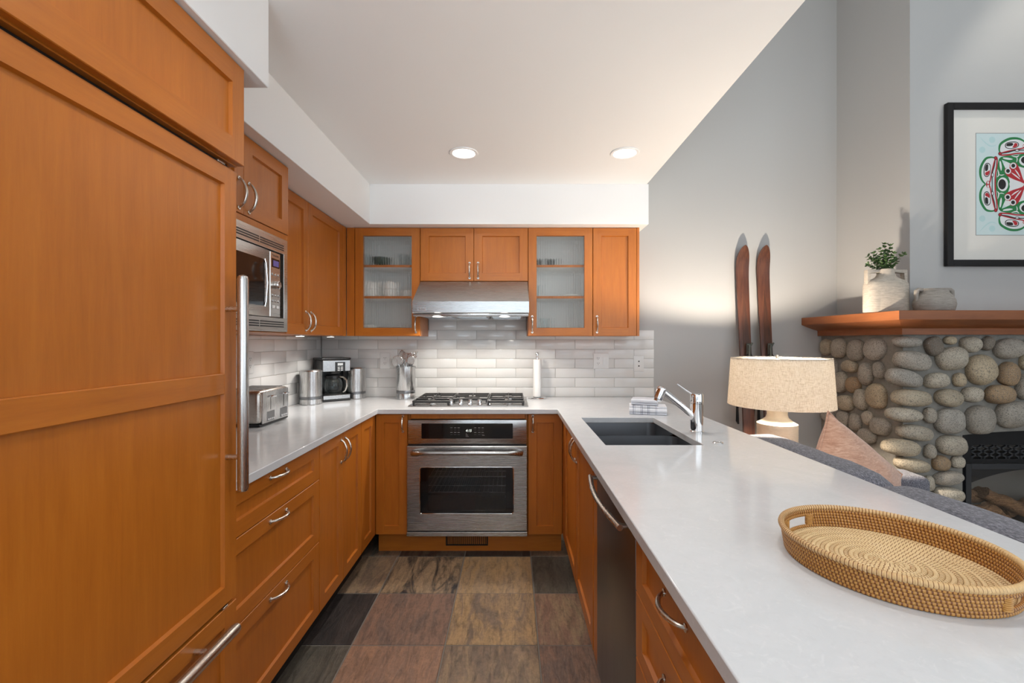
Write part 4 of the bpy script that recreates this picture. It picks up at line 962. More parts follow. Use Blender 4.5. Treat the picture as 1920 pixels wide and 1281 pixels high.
# outlets on the tiles
PWB = f_back(YB-.0092); PWL = f_left(XL+.0092)
def duplex(P, u, v, t):
    for s in (-1, 1):
        mb = MB(); cy = v+s*.0195; mb.prism([P(u+.0165*cos(a)*1.0, cy+.0145*max(-.9, min(.9, sin(a)*1.15)), .0055) for a in [2*pi*k/24 for k in range(24)]], P(0, 0, .0015)-P(0, 0, 0)); so = mb.build('socket', 'plate', t)
        mb = MB()
        for du in (-.0062, .0062): fbox(mb, P, u+du-.0012, u+du+.0012, cy-.001, cy+.0075, .0068, .0074)
        mb.cyl(P(u, cy-.0068, .0065), P(u, cy-.0068, .0074), .0024, 10); mb.build('pin_holes', 'slot', so)
def outlet(P, u, v, w, h, label, kind):
    t = thing('wall_outlet', label, 'outlet', P(u, v, 0), 'outlets on the tiled splashback')
    mb = MB(); fbox(mb, P, u-w/2, u+w/2, v-h/2, v+h/2, -.001, .006, .0025, 2); mb.build('cover_plate', 'plate', t)
    if kind == 'duplex': duplex(P, u, v, t)
    elif kind == 'double': duplex(P, u-.023, v, t); mb = MB(); fbox(mb, P, u+.012, u+.044, v-.033, v+.033, .0055, .0075, .001); mb.build('switch', 'plate', t)
    else:
        mb = MB()
        for s in (-1, 1): mb.cyl(P(u, v+s*.0175, .005), P(u, v+s*.0175, .009), .0052, 14)
        mb.build('jack', 'slot', t)
wp = lambda x, y: ((x-960)*(YB-.01)/FPX, CH-(y-CY)*(YB-.01)/FPX)
outlet(PWB, *wp(722, 676.5), .074, .120, 'white duplex outlet on the tiles beside the utensil crock', 'duplex')
outlet(PWB, *wp(1127, 677), .116, .118, 'wide white outlet and switch plate on the tiles behind the sink', 'double')
outlet(PWB, *wp(1197.5, 682), .076, .118, 'narrow white plate with two round jacks at the end of the tiles', 'jack')
yo = .0+1.436*FPX/(960-467); outlet(PWL, yo, CH-(680-CY)*yo/FPX, .074, .120, 'white outlet on the side wall above the toaster, half hidden by the refrigerator handle', 'duplex')

# dishes behind the fluted glass
def cup(x, y, z, r, h, mat, label, name, cat, group, handle=0, up=True):
    t = thing(name, label, cat, (x, y, z), group); mb = MB(); s = 1
    pr = [(0, .0004), (r*.55, .0004), (r*.62, .004), (r*.92, h*.45), (r, h), (r*.94, h), (r*.86, h*.48), (r*.5, .008), (0, .007)]
    if not up: pr = [(q, h-zz) for q, zz in pr]
    mb.lathe(pr, (x, y, z), 32); mb.build('bowl', mat, t)
    if handle:
        mb = MB(); sg = handle; mb.tube([(x+sg*r*.9, y-.004, z+h*.78), (x+sg*(r+.016), y-.008, z+h*.74), (x+sg*(r+.018), y-.008, z+h*.42), (x+sg*r*.84, y-.004, z+h*.28)], .0042, 10); mb.build('handle', mat, t)
    return t
dp = lambda x, d=3.25: (x-960)*d/FPX
Z1, Z2, Z3 = CB+.0215, 1.6495, 1.8655
CG = 'white cups in the fluted-glass cabinet'
for i, x in enumerate((694, 730)):
    for k in range(2):
        cup(dp(x), 3.25, Z2+k*.058, .050, .056, 'porcelain', ('white cup %s in the stack %s' % (('underneath', 'on top')[k], ('nearest the corner, behind fluted glass', 'in the middle of the shelf, behind fluted glass')[i])), 'coffee_cup', 'cup', CG, 1, k == 0)
cup(dp(763), 3.27, Z2, .046, .050, 'porcelain', 'single white cup at the hood end of the middle shelf, behind fluted glass', 'coffee_cup', 'cup', CG, 0)
cup(dp(692), 3.24, Z1, .040, .058, 'porcelain', 'white mug on the cabinet floor, nearest the corner', 'mug', 'mug', 'white mugs on the cabinet floor', 1)
cup(dp(767), 3.24, Z1, .040, .058, 'porcelain', 'white mug on the cabinet floor, nearest the hood', 'mug', 'mug', 'white mugs on the cabinet floor', -1)
def plate(x, y, z, r, label, g, mat='porcelain'):
    mb = MB(); mb.lathe([(0, .0003), (r*.6, .0003), (r*.7, .004), (r, .013), (r*.99, .0155), (r*.66, .007), (0, .005)], (x, y, z), 36)
    return single('plate', mb, mat, label, 'plate', (x, y, z), g)
for k in range(5): plate(dp(728), 3.27, Z1+k*.0075, .092, 'white plate in the low stack between the two mugs', 'white plates in the cabinet')
cup(dp(716), 3.22, Z3, .062, .060, 'greenbowl', 'dark green bowl on the top shelf behind fluted glass', 'bowl', 'bowl', None)
cup(dp(734), 3.33, Z3, .05, .072, 'porcelain', 'white bowl behind the dark green one on the top shelf', 'bowl', 'bowl', None)
GG = 'drinking glasses behind fluted glass'
def tumbler(x, y, z, r, h, label, mat='glass'):
    mb = MB(); mb.lathe([(0, .0004), (r*.8, .0004), (r, h), (r*.93, h), (r*.74, .008), (0, .008)], (x, y, z), 28)
    return single('drinking_glass', mb, mat, label, 'glass', (x, y, z), GG)
tumbler(dp(757), 3.22, Z3, .034, .085, 'clear glass on the top shelf beside the white bowl')
tumbler(dp(770), 3.31, Z3, .030, .080, 'clear glass on the top shelf nearest the hood')
tumbler(dp(689), 3.22, Z3, .032, .082, 'clear glass on the top shelf nearest the corner')
cup(dp(1010), 3.26, Z3, .026, .055, 'darkcup', 'small dark cup on the top shelf, nearest the hood', 'small_cup', 'cup', 'dark cups on the top shelf')
cup(dp(1034), 3.26, Z3, .030, .055, 'darkcup', 'small dark cup on the top shelf, second from the hood', 'small_cup', 'cup', 'dark cups on the top shelf')
plate(dp(1072), 3.27, Z2, .085, 'shallow pale dish on the middle shelf of the sink-side cabinet', 'dishes in the sink-side cabinet', 'porcelain')
tumbler(dp(1022), 3.24, Z1, .034, .105, 'clear glass on the floor of the sink-side cabinet')
tumbler(dp(1004), 3.25, Z2, .030, .085, 'clear glass on the middle shelf of the sink-side cabinet')
M['satinblack'] = plain('satin_black_frame', (.030, .032, .036, 1), .28)
# ------------------------------------------------------------------ skis against the wall
def ski(pxc, label):
    y0 = 3.355; x = (pxc-960)*3.40/FPX; w = .047; Ht = 2.045
    t = thing('wooden_ski', label, 'ski', (x, y0-.05, 0), 'old wooden skis against the wall')
    lean = lambda z: y0-.10+(.155)*min(z/1.95, 1)
    mb = MB(); rings = []; zs = [Ht*.92*i/50 for i in range(50)]+[Ht*.92+Ht*.08*(1-(1-i/24)**2) for i in range(25)]
    for z in zs:
        k = z/Ht
        hw = w*(.84+.16*abs(2*k-.85)**1.6 if k < .9 else 1.0)
        if z > Ht-.13: q = min(1, (z-(Ht-.13))/.13); hw = w*max(.05, (1-q**2.2)**.62)
        if z < .06: hw *= .9
        th = .006+.010*math.exp(-((k-.45)/.20)**2); yy = lean(z)
        if z > Ht-.24: yy -= .055*((z-(Ht-.24))/.24)**2
        rings.append([(x-hw, yy-th, z), (x-hw*.5, yy-th*1.25, z), (x, yy-th*1.4, z), (x+hw*.5, yy-th*1.25, z), (x+hw, yy-th, z), (x+hw, yy+.004, z), (x-hw, yy+.004, z)])
    mb.loft(rings); mb.build('runner', 'skiwood', t, 40)
    # darker top veneer tapering to a point
    mb = MB(); rings = []
    for i in range(31):
        z = 1.10+.62*i/30; q = i/30; hw = w*(.60-.05*q) if q < .35 else w*.58*(1-(q-.35)/.65)+.001
        k = z/Ht; th = .006+.010*math.exp(-((k-.45)/.20)**2); yy = lean(z)
        rings.append([(x-hw+.012*(1-q), yy-th*1.45, z), (x+hw+.012*(1-q), yy-th*1.45, z), (x+hw+.012*(1-q), yy-th*1.0, z), (x-hw+.012*(1-q), yy-th*1.0, z)])
    mb.loft(rings); mb.build('top_veneer', 'skidark', t, 40)
    zb = 1.235; yb = lean(zb)-.022
    b = MB(); b.box(x-.006, x+.026, yb-.012, yb+.004, zb-.07, zb+.085, .004); b.cyl((x+.010, yb-.014, zb-.05), (x+.010, yb-.014, zb+.075), .011, 14, .002); b.cyl((x+.004, yb-.018, zb+.04), (x+.030, yb-.018, zb+.09), .006, 10); bd = b.build('toe_binding', 'bindmetal', t)
    c = MB(); pts = [(x+.006, yb-.012, zb+.01), (x-.035, yb-.022, zb-.02), (x-.072, yb-.026, zb-.10), (x-.083, yb-.024, zb-.26), (x-.080, yb-.02, zb-.42), (x-.072, yb-.014, zb-.48)]
    c.tube(pts, .0032, 8); pts = [(x+.020, yb-.012, zb+.01), (x+.045, yb-.02, zb-.03), (x+.054, yb-.022, zb-.11), (x+.055, yb-.02, zb-.30), (x+.04, yb-.014, zb-.50)]; c.tube(pts, .0032, 8)
    c.build('binding_cable', 'matblack', bd)
    c = MB(); c.tube([(x-.081, yb-.022, zb-.36), (x-.079, yb-.02, zb-.48), (x-.070, yb-.016, zb-.50)], [.008, .011, .006], 10); c.build('cable_lever', 'matblack', bd)
    h = MB(); zz = .935; yy = lean(zz)-.020; h.box(x-.040, x+.040, yy-.006, yy+.008, zz-.014, zz+.010, .003); h.build('heel_plate', 'bindmetal', t)
M['bindmetal'] = plain('tarnished_metal', (.10, .105, .09, 1), .45, .7)
ski(1391.5, 'old wooden ski leaning on the wall, the one nearer the kitchen tiles')
ski(1430.5, 'old wooden ski leaning on the wall, the one nearer the fireplace')

# ------------------------------------------------------------------ side table and lamp
lx, ly = 1.503, 2.58
t = thing('side_table', 'small side table hidden behind the sofa end, carrying the lamp', 'table', (lx, ly, 0))
mb = MB(); mb.box(lx-.20, lx+.20, ly-.145, ly+.185, .595, .62, .004); mb.build('table_top', 'skidark', t)
for a in (-.17, .17):
    for b in (-.115, .135):
        mb = MB(); mb.box(lx+a-.018, lx+a+.018, ly+b-.018, ly+b+.018, 0.0, .595, .003); mb.build('leg', 'skidark', t)
t = thing('table_lamp', 'lit table lamp with a wide linen drum shade and ribbed cream base', 'lamp', (lx, ly, .62))
mb = MB(); prof = [(0, .0005), (.085, .0005), (.098, .01), (.108, .06), (.112, .13), (.113, .20), (.110, .232)]
seg = 72; rings = []
for k in range(46):
    z = .001+.231*k/45; r = .104 if z > .12 else .077+.027*sin(min(1, z/.12)*pi/2)
    rib = .0016 if (k % 2) else 0
    rings.append([(lx+(r-rib-.0012*(j % 2))*cos(2*pi*j/seg), ly+(r-rib-.0012*(j % 2))*sin(2*pi*j/seg), .62+z) for j in range(seg)])
mb.loft(rings); body = mb.build('body', 'cream', t, 60)
mb = MB(); mb.lathe([(.104, .2315), (.103, .240), (.103, .252), (.080, .266), (.058, .284), (.052, .302), (.0535, .345), (.056, .362), (.050, .366), (0, .366)], (lx, ly, .62), 56); mb.build('shoulder', 'cream', body)
mb = MB(); mb.cyl((lx, ly, .986), (lx, ly, 1.106), .013, 16); mb.build('socket', 'nickel', t)
mb = MB(); mb.sphere((lx, ly, 1.132), .028, 3, (1, 1, 1.25)); mb.build('light_bulb', 'bulb', t)
ZT, ZB_ = 1.243, .974; RT, RB = .251, .2685; RY = 1.0
mb = MB(); seg = 80
def el(r, z, tilt=0): return [(lx+.014+r*cos(2*pi*j/seg), ly+RY*r*sin(2*pi*j/seg), z) for j in range(seg)]
mb.loft([el(RB, ZB_), el(RT, ZT), el(RT-.003, ZT), el(RB-.003, ZB_)], True, False, True); mb.build('lamp_shade', 'linen', t, 50)
mb = MB(); mb.tube(el(RT-.005, ZT-.004), .0028, 6, True); mb.cyl((lx, ly, 1.235), (lx, ly, 1.262), .009, 14, .003)
for k in range(3):
    a = 2*pi*k/3+.4; mb.tube([(lx, ly, 1.238), (lx+(RT-.005)*cos(a), ly+RY*(RT-.005)*sin(a), ZT-.004)], .002, 6)
mb.tube([(lx-.014, ly, 1.06), (lx-.05, ly, 1.10), (lx-.045, ly, 1.19), (lx, ly, 1.238), (lx+.045, ly, 1.19), (lx+.05, ly, 1.10), (lx+.014, ly, 1.06)], .0022, 6); mb.build('harp_and_finial', 'nickel', t)

# ------------------------------------------------------------------ sofa
def cushion(mb, x0, x1, y0, y1, z0, z1, r, seed=0, bulge=.02, n=10):
    tmp = MB(); tmp.box(x0, x1, y0, y1, z0, z1, r, 6)
    bmesh.ops.subdivide_edges(tmp.bm, edges=[e for e in tmp.bm.edges if e.calc_length() > .12], cuts=n, use_grid_fill=True)
    c = Vector(((x0+x1)/2, (y0+y1)/2, (z0+z1)/2)); hx, hy, hz = (x1-x0)/2, (y1-y0)/2, (z1-z0)/2
    for v in tmp.bm.verts:
        d = v.co-c; u, w, q = d.x/hx, d.y/hy, d.z/hz
        f = (1-u*u*.9)*(1-w*w*.9)*(1-q*q*.9)
        nrm = Vector((u, w, q)); m = max(abs(u), abs(w), abs(q))
        e = max(0, 1-min(1, sorted([abs(u), abs(w), abs(q)])[1]))
        ax = [abs(u), abs(w), abs(q)].index(m); dv = Vector((0, 0, 0)); dv[ax] = bulge*e*(1 if d[ax] > 0 else -1)
        v.co += dv+Vector((mnoise.noise(v.co*7+Vector((seed, 0, 0))), mnoise.noise(v.co*7+Vector((0, seed, 3))), mnoise.noise(v.co*7+Vector((5, 0, seed)))))*.006
    me = bpy.data.meshes.new('tmp'); tmp.bm.to_mesh(me); mb.bm.from_mesh(me); bpy.data.meshes.remove(me); tmp.bm.free()
t = thing('sofa', 'grey upholstered sofa backing onto the peninsula, facing the fireplace', 'sofa', (1.6, 1.4, 0))
SXB = 1.13
mb = MB(); cushion(mb, SXB, SXB+.13, .30, 2.40, .06, .72, .03, 1, .004); mb.build('back_frame', 'sofa', t, 80)
mb = MB(); cushion(mb, SXB+.13, 2.02, .46, 2.24, .06, .30, .02, 2, .002); mb.build('base', 'sofa', t, 80)
for y0, y1 in ((2.245, 2.415), (.285, .455)):
    mb = MB(); cushion(mb, SXB+.135, 2.08, y0, y1, .06, .665, .035, y0, .006); mb.build('arm', 'sofa', t, 80)
for y0, y1 in ((1.355, 2.235), (.465, 1.345)):
    mb = MB(); cushion(mb, SXB+.22, 2.04, y0, y1, .305, .46, .04, y0, .015); mb.build('seat_cushion', 'sofa', t, 80)
for y0, y1 in ((1.585, 2.41), (.42, 1.575)):
    mb = MB(); cushion(mb, SXB+.005, SXB+.265, y0, y1, .60, .857, .085, y0+3, .022); mb.build('back_cushion', 'sofa', t, 80)
for x in (SXB+.05, 2.0):
    for y in (.34, 2.35):
        mb = MB(); mb.cyl((x, y, 0), (x, y, .062), .022, 14, .003); mb.build('foot', 'skidark', t)
# peach pillow
def pillow():
    mb = MB(); n = 26; a = .235; pts = {}
    def P(i, j, s):
        u, v = -1+2*i/n, -1+2*j/n; k = max(0, (1-u**2)*(1-v**2))**.55
        pin = 1-.10*(abs(u)**3*(1-abs(v))**1+abs(v)**3*(1-abs(u)))
        x = u*a*(1-.07*(1-v*v)*abs(u)**2); y = v*a*(1-.07*(1-u*u)*abs(v)**2)
        w = .012*mnoise.noise((u*2.3, v*2.3, s*4.0))*k
        return Vector((x, y, s*(.105*k)+w))
    vs = {}
    for s in (1, -1):
        for i in range(n+1):
            for j in range(n+1):
                edge = i in (0, n) or j in (0, n); key = (i, j, 0 if edge else s)
                if key not in vs: vs[key] = mb.bm.verts.new(P(i, j, s))
    for s in (1, -1):
        for i in range(n):
            for j in range(n):
                q = [vs.get((p[0], p[1], 0)) or vs.get((p[0], p[1], s)) for p in ((i, j), (i+1, j), (i+1, j+1), (i, j+1))]; mb.face(q)
    return mb, [P(i, 0, 1) for i in range(n)]+[P(n, j, 1) for j in range(n)]+[P(n-i, n, 1) for i in range(n)]+[P(0, n-j, 1) for j in range(n)]
pc = Vector((1.525, 2.03, .694)); nv = Vector((.30, -.86, .30)).normalized(); upv = (Vector((0, 0, 1))-nv*nv.z).normalized(); sd = upv.cross(nv)
Mx = Matrix((sd, upv, nv)).transposed().to_4x4() @ Matrix.Rotation(R(-42), 4, 'Z'); Mx.translation = pc
t = thing('throw_pillow', 'peach velvet throw pillow leaning in the sofa corner', 'pillow', pc)
mb, rim = pillow(); mb.xform(Mx); mb.build('cover', 'peach', t, 80)
mb = MB(); mb.tube(rim, .0045, 8, True); mb.xform(Mx); mb.build('piping', 'peach', t, 80)

# ------------------------------------------------------------------ fireplace
SX, SY = 2.338, 2.722; FX1 = 4.042; OX0, OX1 = 2.694, 3.686; OZ = .775; OCX = (OX0+OX1)/2
t = thing('fireplace', 'river-stone fireplace with a stained wood mantel and black gas insert', 'fireplace', (OCX, 3.0, 0))
mb = MB()
mb.box(SX, OX0, SY, YB-.001, 0, 1.40); mb.box(OX1, FX1, SY, YB-.001, 0, 1.40); mb.box(OX0, OX1, SY+.36, YB-.001, 0, 1.40)
n = 16; arch = lambda x: OZ+.028*(1-((x-OCX)/((OX1-OX0)/2))**2)
pts = [(OX0, SY, 1.40), (OX1, SY, 1.40)]+[(OX1-(OX1-OX0)*i/n, SY, arch(OX1-(OX1-OX0)*i/n)) for i in range(n+1)]
mb.prism([Vector(p) for p in reversed(pts)], (0, .36, 0)); mb.box(OX0, OX1, SY, SY+.36, 0, .045)
surround = mb.build('mortar_surround', 'mortar', t)
# river stones: (cx, cy, w, h, tilt) read in a close-up of the stonework
Z0 = lambda cx, cy: (1480+cx/2.9114, 560+cy/2.9114)
front = [(632,237,150,62,0),(662,340,205,112,10),(614,432,190,100,12),(656,540,215,98,3),(612,633,198,82,5),(673,730,192,88,8),(600,810,205,95,8),(658,905,195,78,10),(775,260,95,110,-15,'d'),(868,228,68,48,0,'t'),(873,327,172,132,-5),(792,447,135,88,-5),(855,540,148,98,8),(755,635,66,90,5),(858,665,168,142,-5),(872,798,158,115,3),(757,832,62,80,0),(817,897,95,88,0,'b'),(907,890,76,70,0),(850,975,160,78,-8),(850,1065,165,85,5),(748,1005,62,85,0),
 (978,250,115,90,5),(1070,245,60,85,20,'d'),(917,443,68,78,0,'t'),(1032,387,165,168,0,'t'),(985,522,112,88,5),(1022,660,158,165,0),(1182,272,160,118,-3),(1180,410,108,135,5,'b'),(1130,522,158,108,-3,'b'),(1207,630,190,150,-10),(1272,480,95,145,0),(1282,345,72,95,0,'t'),(1335,250,120,95,5),(1345,600,100,170,10),(1372,400,120,120,0),(1460,300,150,130,5),(1450,470,130,140,-8),(1480,620,160,140,0),(1590,260,120,100,0),(1600,400,150,150,8),(1610,580,120,190,0),(1720,320,150,180,4),(1740,520,170,150,-5),(1740,650,160,90,0),
 (1870,280,160,120,3),(1880,420,170,130,-4),(1860,560,150,130,6),(1850,700,190,110,0),(1990,250,140,90,0),(2010,380,150,130,0),(1990,540,120,150,0),(2010,690,170,120,5),(1900,820,180,110,0),(2040,850,150,130,0),(1860,950,120,110,0),(1990,990,190,120,4)]
front += [(640,1010,190,95,4),(700,1100,180,95,0),(860,1160,150,90,0),(620,1200,170,100,6),(780,1230,150,110,0),(900,1260,120,90,0),(640,1320,190,100,0),(810,1340,170,100,4),(1880,1080,170,110,0),(2020,1120,150,120,0),(1930,1220,190,120,0),(1880,1340,160,100,0),(2040,1300,120,120,0)]
side = [(208,265,60,95,0),(282,270,85,115,0),(375,282,88,130,0),(478,275,120,130,0),(235,390,78,135,0),(340,370,88,72,0),(430,412,80,128,0),(500,392,60,100,8),(287,455,82,122,0),(360,470,82,90,15,'b'),(237,535,60,130,0),(315,570,95,90,0),(404,552,75,125,0),(490,533,112,150,0,'t'),(222,640,70,70,0),(305,660,70,100,0),(370,675,65,100,0),(438,652,65,85,10),(508,697,115,105,0),(437,750,100,80,0),(250,760,80,110,0),(340,790,90,100,0),(300,890,100,100,0),(400,860,80,100,0),(500,900,90,100,0),(380,970,110,90,0),(480,1010,100,90,0),(290,1010,90,110,0),(400,1080,120,90,0),(510,1110,90,100,0),(310,1130,90,90,0)]
mb = MB(); cl = mb.bm.faces.layers.float_color.new('ca'); rng = random.Random(5)
tones = {'t': lin(196, 180, 152), 'b': lin(164, 138, 106), 'd': lin(122, 112, 100)}
def stone(c, ux_, uz, hw, hh, depth, nrm, seed, col):
    before = set(mb.bm.faces); vs = mb.sphere((0, 0, 0), 1, 3)
    for v in vs:
        p = v.co.copy(); d = 1+.10*mnoise.noise(p*1.1+Vector((seed*3.1, 0, 0)))+.03*mnoise.noise(p*2.6+Vector((0, seed, 0)))
        s_ = lambda q: math.copysign(abs(q)**.86, q)
        v.co = c+ux_*(s_(p.x)*hw*d)+uz*(s_(p.z)*hh*d)+nrm*(s_(p.y)*depth*d)
    for f in set(mb.bm.faces)-before: f[cl] = col
def stcol(s):
    b = tones.get(s[5]) if len(s) > 5 else None
    if b is None: b = rng.choice([lin(178, 170, 156), lin(188, 180, 164), lin(168, 162, 152), lin(184, 172, 150), lin(172, 168, 160)])
    k = rng.uniform(.82, 1.0); return (b[0]*k, b[1]*k, b[2]*k, 1)
for i, s in enumerate(front):
    x_, y_ = Z0(s[0], s[1]); d = SY; c = Vector(((x_-960)*d/FPX, d, CH-(y_-CY)*d/FPX)); hw, hh = s[2]/2/2.9114*d/FPX*.965, s[3]/2/2.9114*d/FPX*.965
    if c.z+hh > 1.372: c.z = 1.372-hh
    if c.z-hh < .01 or c.x+hw > FX1+.01: continue
    a = R(-s[4]); stone(c+Vector((0, -.012, 0)), Vector((cos(a), 0, sin(a))), Vector((-sin(a), 0, cos(a))), hw, hh, min(.055, max(hw, hh)*.62), Vector((0, -1, 0)), i, stcol(s))
for i, s in enumerate(side):
    x_, y_ = Z0(s[0], s[1]); xl, xr = x_-s[2]/2/2.9114, x_+s[2]/2/2.9114; yc, yn = SX*FPX/(xl-960), SX*FPX/(xr-960); d = (yc+yn)/2
    c = Vector((SX-.010, d, CH-(y_-CY)*d/FPX)); hw = (yc-yn)/2*.92; hh = s[3]/2/2.9114*d/FPX*.95
    if c.z+hh > 1.372: c.z = 1.372-hh
    c.y = min(c.y, YB-.02-hw); a = R(s[4]); stone(c, Vector((0, -cos(a), sin(a))), Vector((0, sin(a), cos(a))), hw, hh, min(.045, max(hw, hh)*.55), Vector((-1, 0, 0)), i+200, stcol(s))
mb.build('river_stones', 'stone', surround, 80)
# mantel: a profile run round three sides with mitred corners
prof = [(.0, 1.376), (.030, 1.376), (.030, 1.412), (.034, 1.416), (.062, 1.424), (.10, 1.438), (.148, 1.458), (.150, 1.462), (.150, 1.509), (.147, 1.512), (0, 1.512)]
def pathpt(o, z): return [Vector((SX-o, YB-.001, z)), Vector((SX-o, SY-o, z)), Vector((FX1+o, SY-o, z)), Vector((FX1+o, YB-.001, z))]
mb = MB(); cols = [pathpt(o, z) for o, z in prof]; V = [mb.verts(c) for c in cols]
rail = mb.flayer('rail')
for i in range(len(V)-1):
    for k in range(3): f = mb.face([V[i][k], V[i][k+1], V[i+1][k+1], V[i+1][k]])
p = V[-1]; mb.face([p[0], p[1], p[2], p[3]])
for f in mb.bm.faces: f[rail] = 1
mb.build('mantel', 'mantel', t, 25)
# black insert
PI_ = f_back(SY+.02); zl0, zl1 = .628, .712
mb = MB(); G0, G1 = OX0+.004, OX1-.004; lx0, lx1 = 2.765, OX0+OX1-2.765
topn = 14
def aface(x): return arch(x)-.004
pl = lambda x: aface(x)
# face plate around a lattice window and a glass door
def fill(x0, x1, zlo, top=None, zhi=None):
    m = 14; xs = [x0+(x1-x0)*i/m for i in range(m+1)]
    up = [PI_(x, (aface(x) if zhi is None else zhi), 0) for x in xs]
    pts = [PI_(x0, zlo, 0), PI_(x1, zlo, 0)]+list(reversed(up)); mb.prism(pts, (0, .02, 0))
fill(G0, G1, zl1); mb2 = mb
fbox(mb, PI_, G0, lx0, .605, zl1, -.02, 0); fbox(mb, PI_, lx1, G1, .605, zl1, -.02, 0); fbox(mb, PI_, lx0, lx1, .605, zl0, -.02, 0)
fbox(mb, PI_, G0, G0+.022, .05, .605, -.02, 0); fbox(mb, PI_, G1-.022, G1, .05, .605, -.02, 0)
ins = mb.build('insert_face', 'matblack', t)
mb = MB(); step = .0745; k = 0; hgt = zl1-zl0; mid = (zl0+zl1)/2
xk = lx0-.149
while xk < lx1+.1:
    for sgn in (1, -1):
        a = Vector((xk-sgn*hgt*1.03, 0, zl0)); b = Vector((xk+sgn*hgt*1.03, 0, zl1))
        def clip(a, b):
            t0, t1 = 0.0, 1.0; dx_ = b.x-a.x
            for lim, s_ in ((lx0, 1), (lx1, -1)):
                fa, fb = s_*(a.x-lim), s_*(b.x-lim)
                if fa < 0 and fb < 0: return None
                if fa < 0: t0 = max(t0, fa/(fa-fb))
                if fb < 0: t1 = min(t1, fa/(fa-fb))
            return None if t0 >= t1 else (a.lerp(b, t0), a.lerp(b, t1))
        r_ = clip(a, b)
        if r_:
            p, q = r_; d = (q-p); L_ = d.length
            if L_ > .01:
                d.normalize(); nn = Vector((-d.z, 0, d.x))*.0044
                mb.prism([Vector((w.x, SY+.021, w.z)) for w in (p-nn, q-nn, q+nn, p+nn)], (0, .012, 0))
    xk += step
mb.build('lattice_grille', 'satinblack', ins)
PD = f_back(SY+.006); dx0, dx1, dz0_, dz1_ = OX0+.028, OX1-.028, .06, .602
mb = MB(); q = .034
for a in ((dx0, dx0+q, dz0_, dz1_), (dx1-q, dx1, dz0_, dz1_), (dx0+q, dx1-q, dz0_, dz0_+q), (dx0+q, dx1-q, dz1_-q, dz1_)): fbox(mb, PD, *a, -.02, 0, .002)
df = mb.build('door_frame', 'satinblack', ins)
mb = MB(); fbox(mb, PD, dx0+q, dx1-q, dz0_+q, dz1_-q, -.014, -.010); mb.build('glass', 'fireglass', df)
mb = MB(); m = 16
pts = [PD(dx0+q, dz1_-q, -.03), PD(dx1-q, dz1_-q, -.03)]+[PD(dx1-q-(dx1-dx0-2*q)*i/m, dz1_-q-.10+.095*(1-(2*i/m-1)**2), -.03) for i in range(m+1)]
mb.prism(list(reversed(pts)), (0, .004, 0)); mb.build('arch_trim', 'matblack', df)
mb = MB(); y0, y1 = SY+.045, SY+.355
mb.box(OX0+.006, OX0+.02, y0, y1, .05, .60); mb.box(OX1-.02, OX1-.006, y0, y1, .05, .60); mb.box(OX0+.02, OX1-.02, y1-.012, y1, .05, .60); mb.box(OX0+.02, OX1-.02, y0, y1-.012, .05, .075); mb.box(OX0+.02, OX1-.02, y0, y1-.012, .59, .60)
mb.box(OX0+.006, OX1-.006, y1-.012, y1, .60, .75)
mb.build('firebox', 'ember', t)
mb = MB(); mb.box(OX0+.08, OX1-.08, SY+.09, SY+.30, .0755, .19, .01); mb.build('log_grate', 'matblack', t)
def log(a, b, r, label, seed):
    a, b = Vector(a), Vector(b); mb = MB(); pts = [a.lerp(b, i/10)+Vector((0, 0, .006*sin(i*1.3+seed))) for i in range(11)]; rs = [r*(1+.13*mnoise.noise((i*.8, seed, 0))) for i in range(11)]
    mb.tube(pts, rs, 14)
    for v in mb.bm.verts: v.co += Vector((mnoise.noise(v.co*28+Vector((seed, 0, 0))), mnoise.noise(v.co*28), mnoise.noise(v.co*28+Vector((0, 9, seed)))))*.010
    single('fire_log', mb, 'log', label, 'log', a, 'logs in the gas fireplace', 60)
log((2.745, SY+.15, .335), (3.06, SY+.24, .345), .042, 'long ceramic log lying level at the back of the firebox', 1)
log((2.98, SY+.16, .375), (3.28, SY+.13, .245), .038, 'brown log sloping down toward the middle of the firebox', 2)
log((2.955, SY+.115, .315), (3.07, SY+.085, .205), .032, 'short light brown log propped upright at the front of the fire', 3)
log((2.76, SY+.13, .245), (2.97, SY+.11, .29), .036, 'grey charred log low behind the glass door', 4)
log((3.14, SY+.20, .25), (3.45, SY+.20, .30), .045, 'thick log on the far half of the grate', 5)

# ------------------------------------------------------------------ on the mantel
MT = 1.5125
vx, vy = 2.278, 2.775
t = thing('stoneware_vase', 'tall square-shouldered stoneware vase holding greenery on the mantel', 'vase', (vx, vy, MT))
def vring(hw, hd, z, p=3.2, n=48):
    return [Vector((vx+math.copysign(abs(cos(a))**(2/p), cos(a))*hw, vy+math.copysign(abs(sin(a))**(2/p), sin(a))*hd, MT+z)) for a in [2*pi*k/n for k in range(n)]]
mb = MB(); rings = [vring(.120, .050, .0006), vring(.124, .054, .004), vring(.124, .054, .16), vring(.122, .053, .176, 3), vring(.108, .050, .192, 2.6), vring(.080, .044, .202, 2.4), vring(.058, .040, .214, 2.2), vring(.048, .038, .230, 2), vring(.046, .037, .262, 2), vring(.040, .031, .262, 2), vring(.038, .030, .20, 2)]
mb.loft(rings, True, False); mb.face(list(reversed(mb.verts(rings[0])))); mb.face(mb.verts(rings[-1])); mb.build('body', 'vase', t, 50)
for s in (-1, 1):
    mb = MB(); a, b = vx+s*.122, vx+s*.044
    pts = [(a, .165), (a, .259), (b, .259), (b, .241), (a-s*.018, .241), (a-s*.018, .165)]; mb.prism([Vector((q, vy-.015, MT+w)) for q, w in pts], (0, .030, 0), .003, 2); mb.build('handle', 'vase', t)
t2 = thing('greenery_sprigs', 'leafy boxwood sprigs standing in the tall stoneware vase', 'plant', (vx, vy, MT+.205))
rng = random.Random(8); tw = MB(); lv = MB()
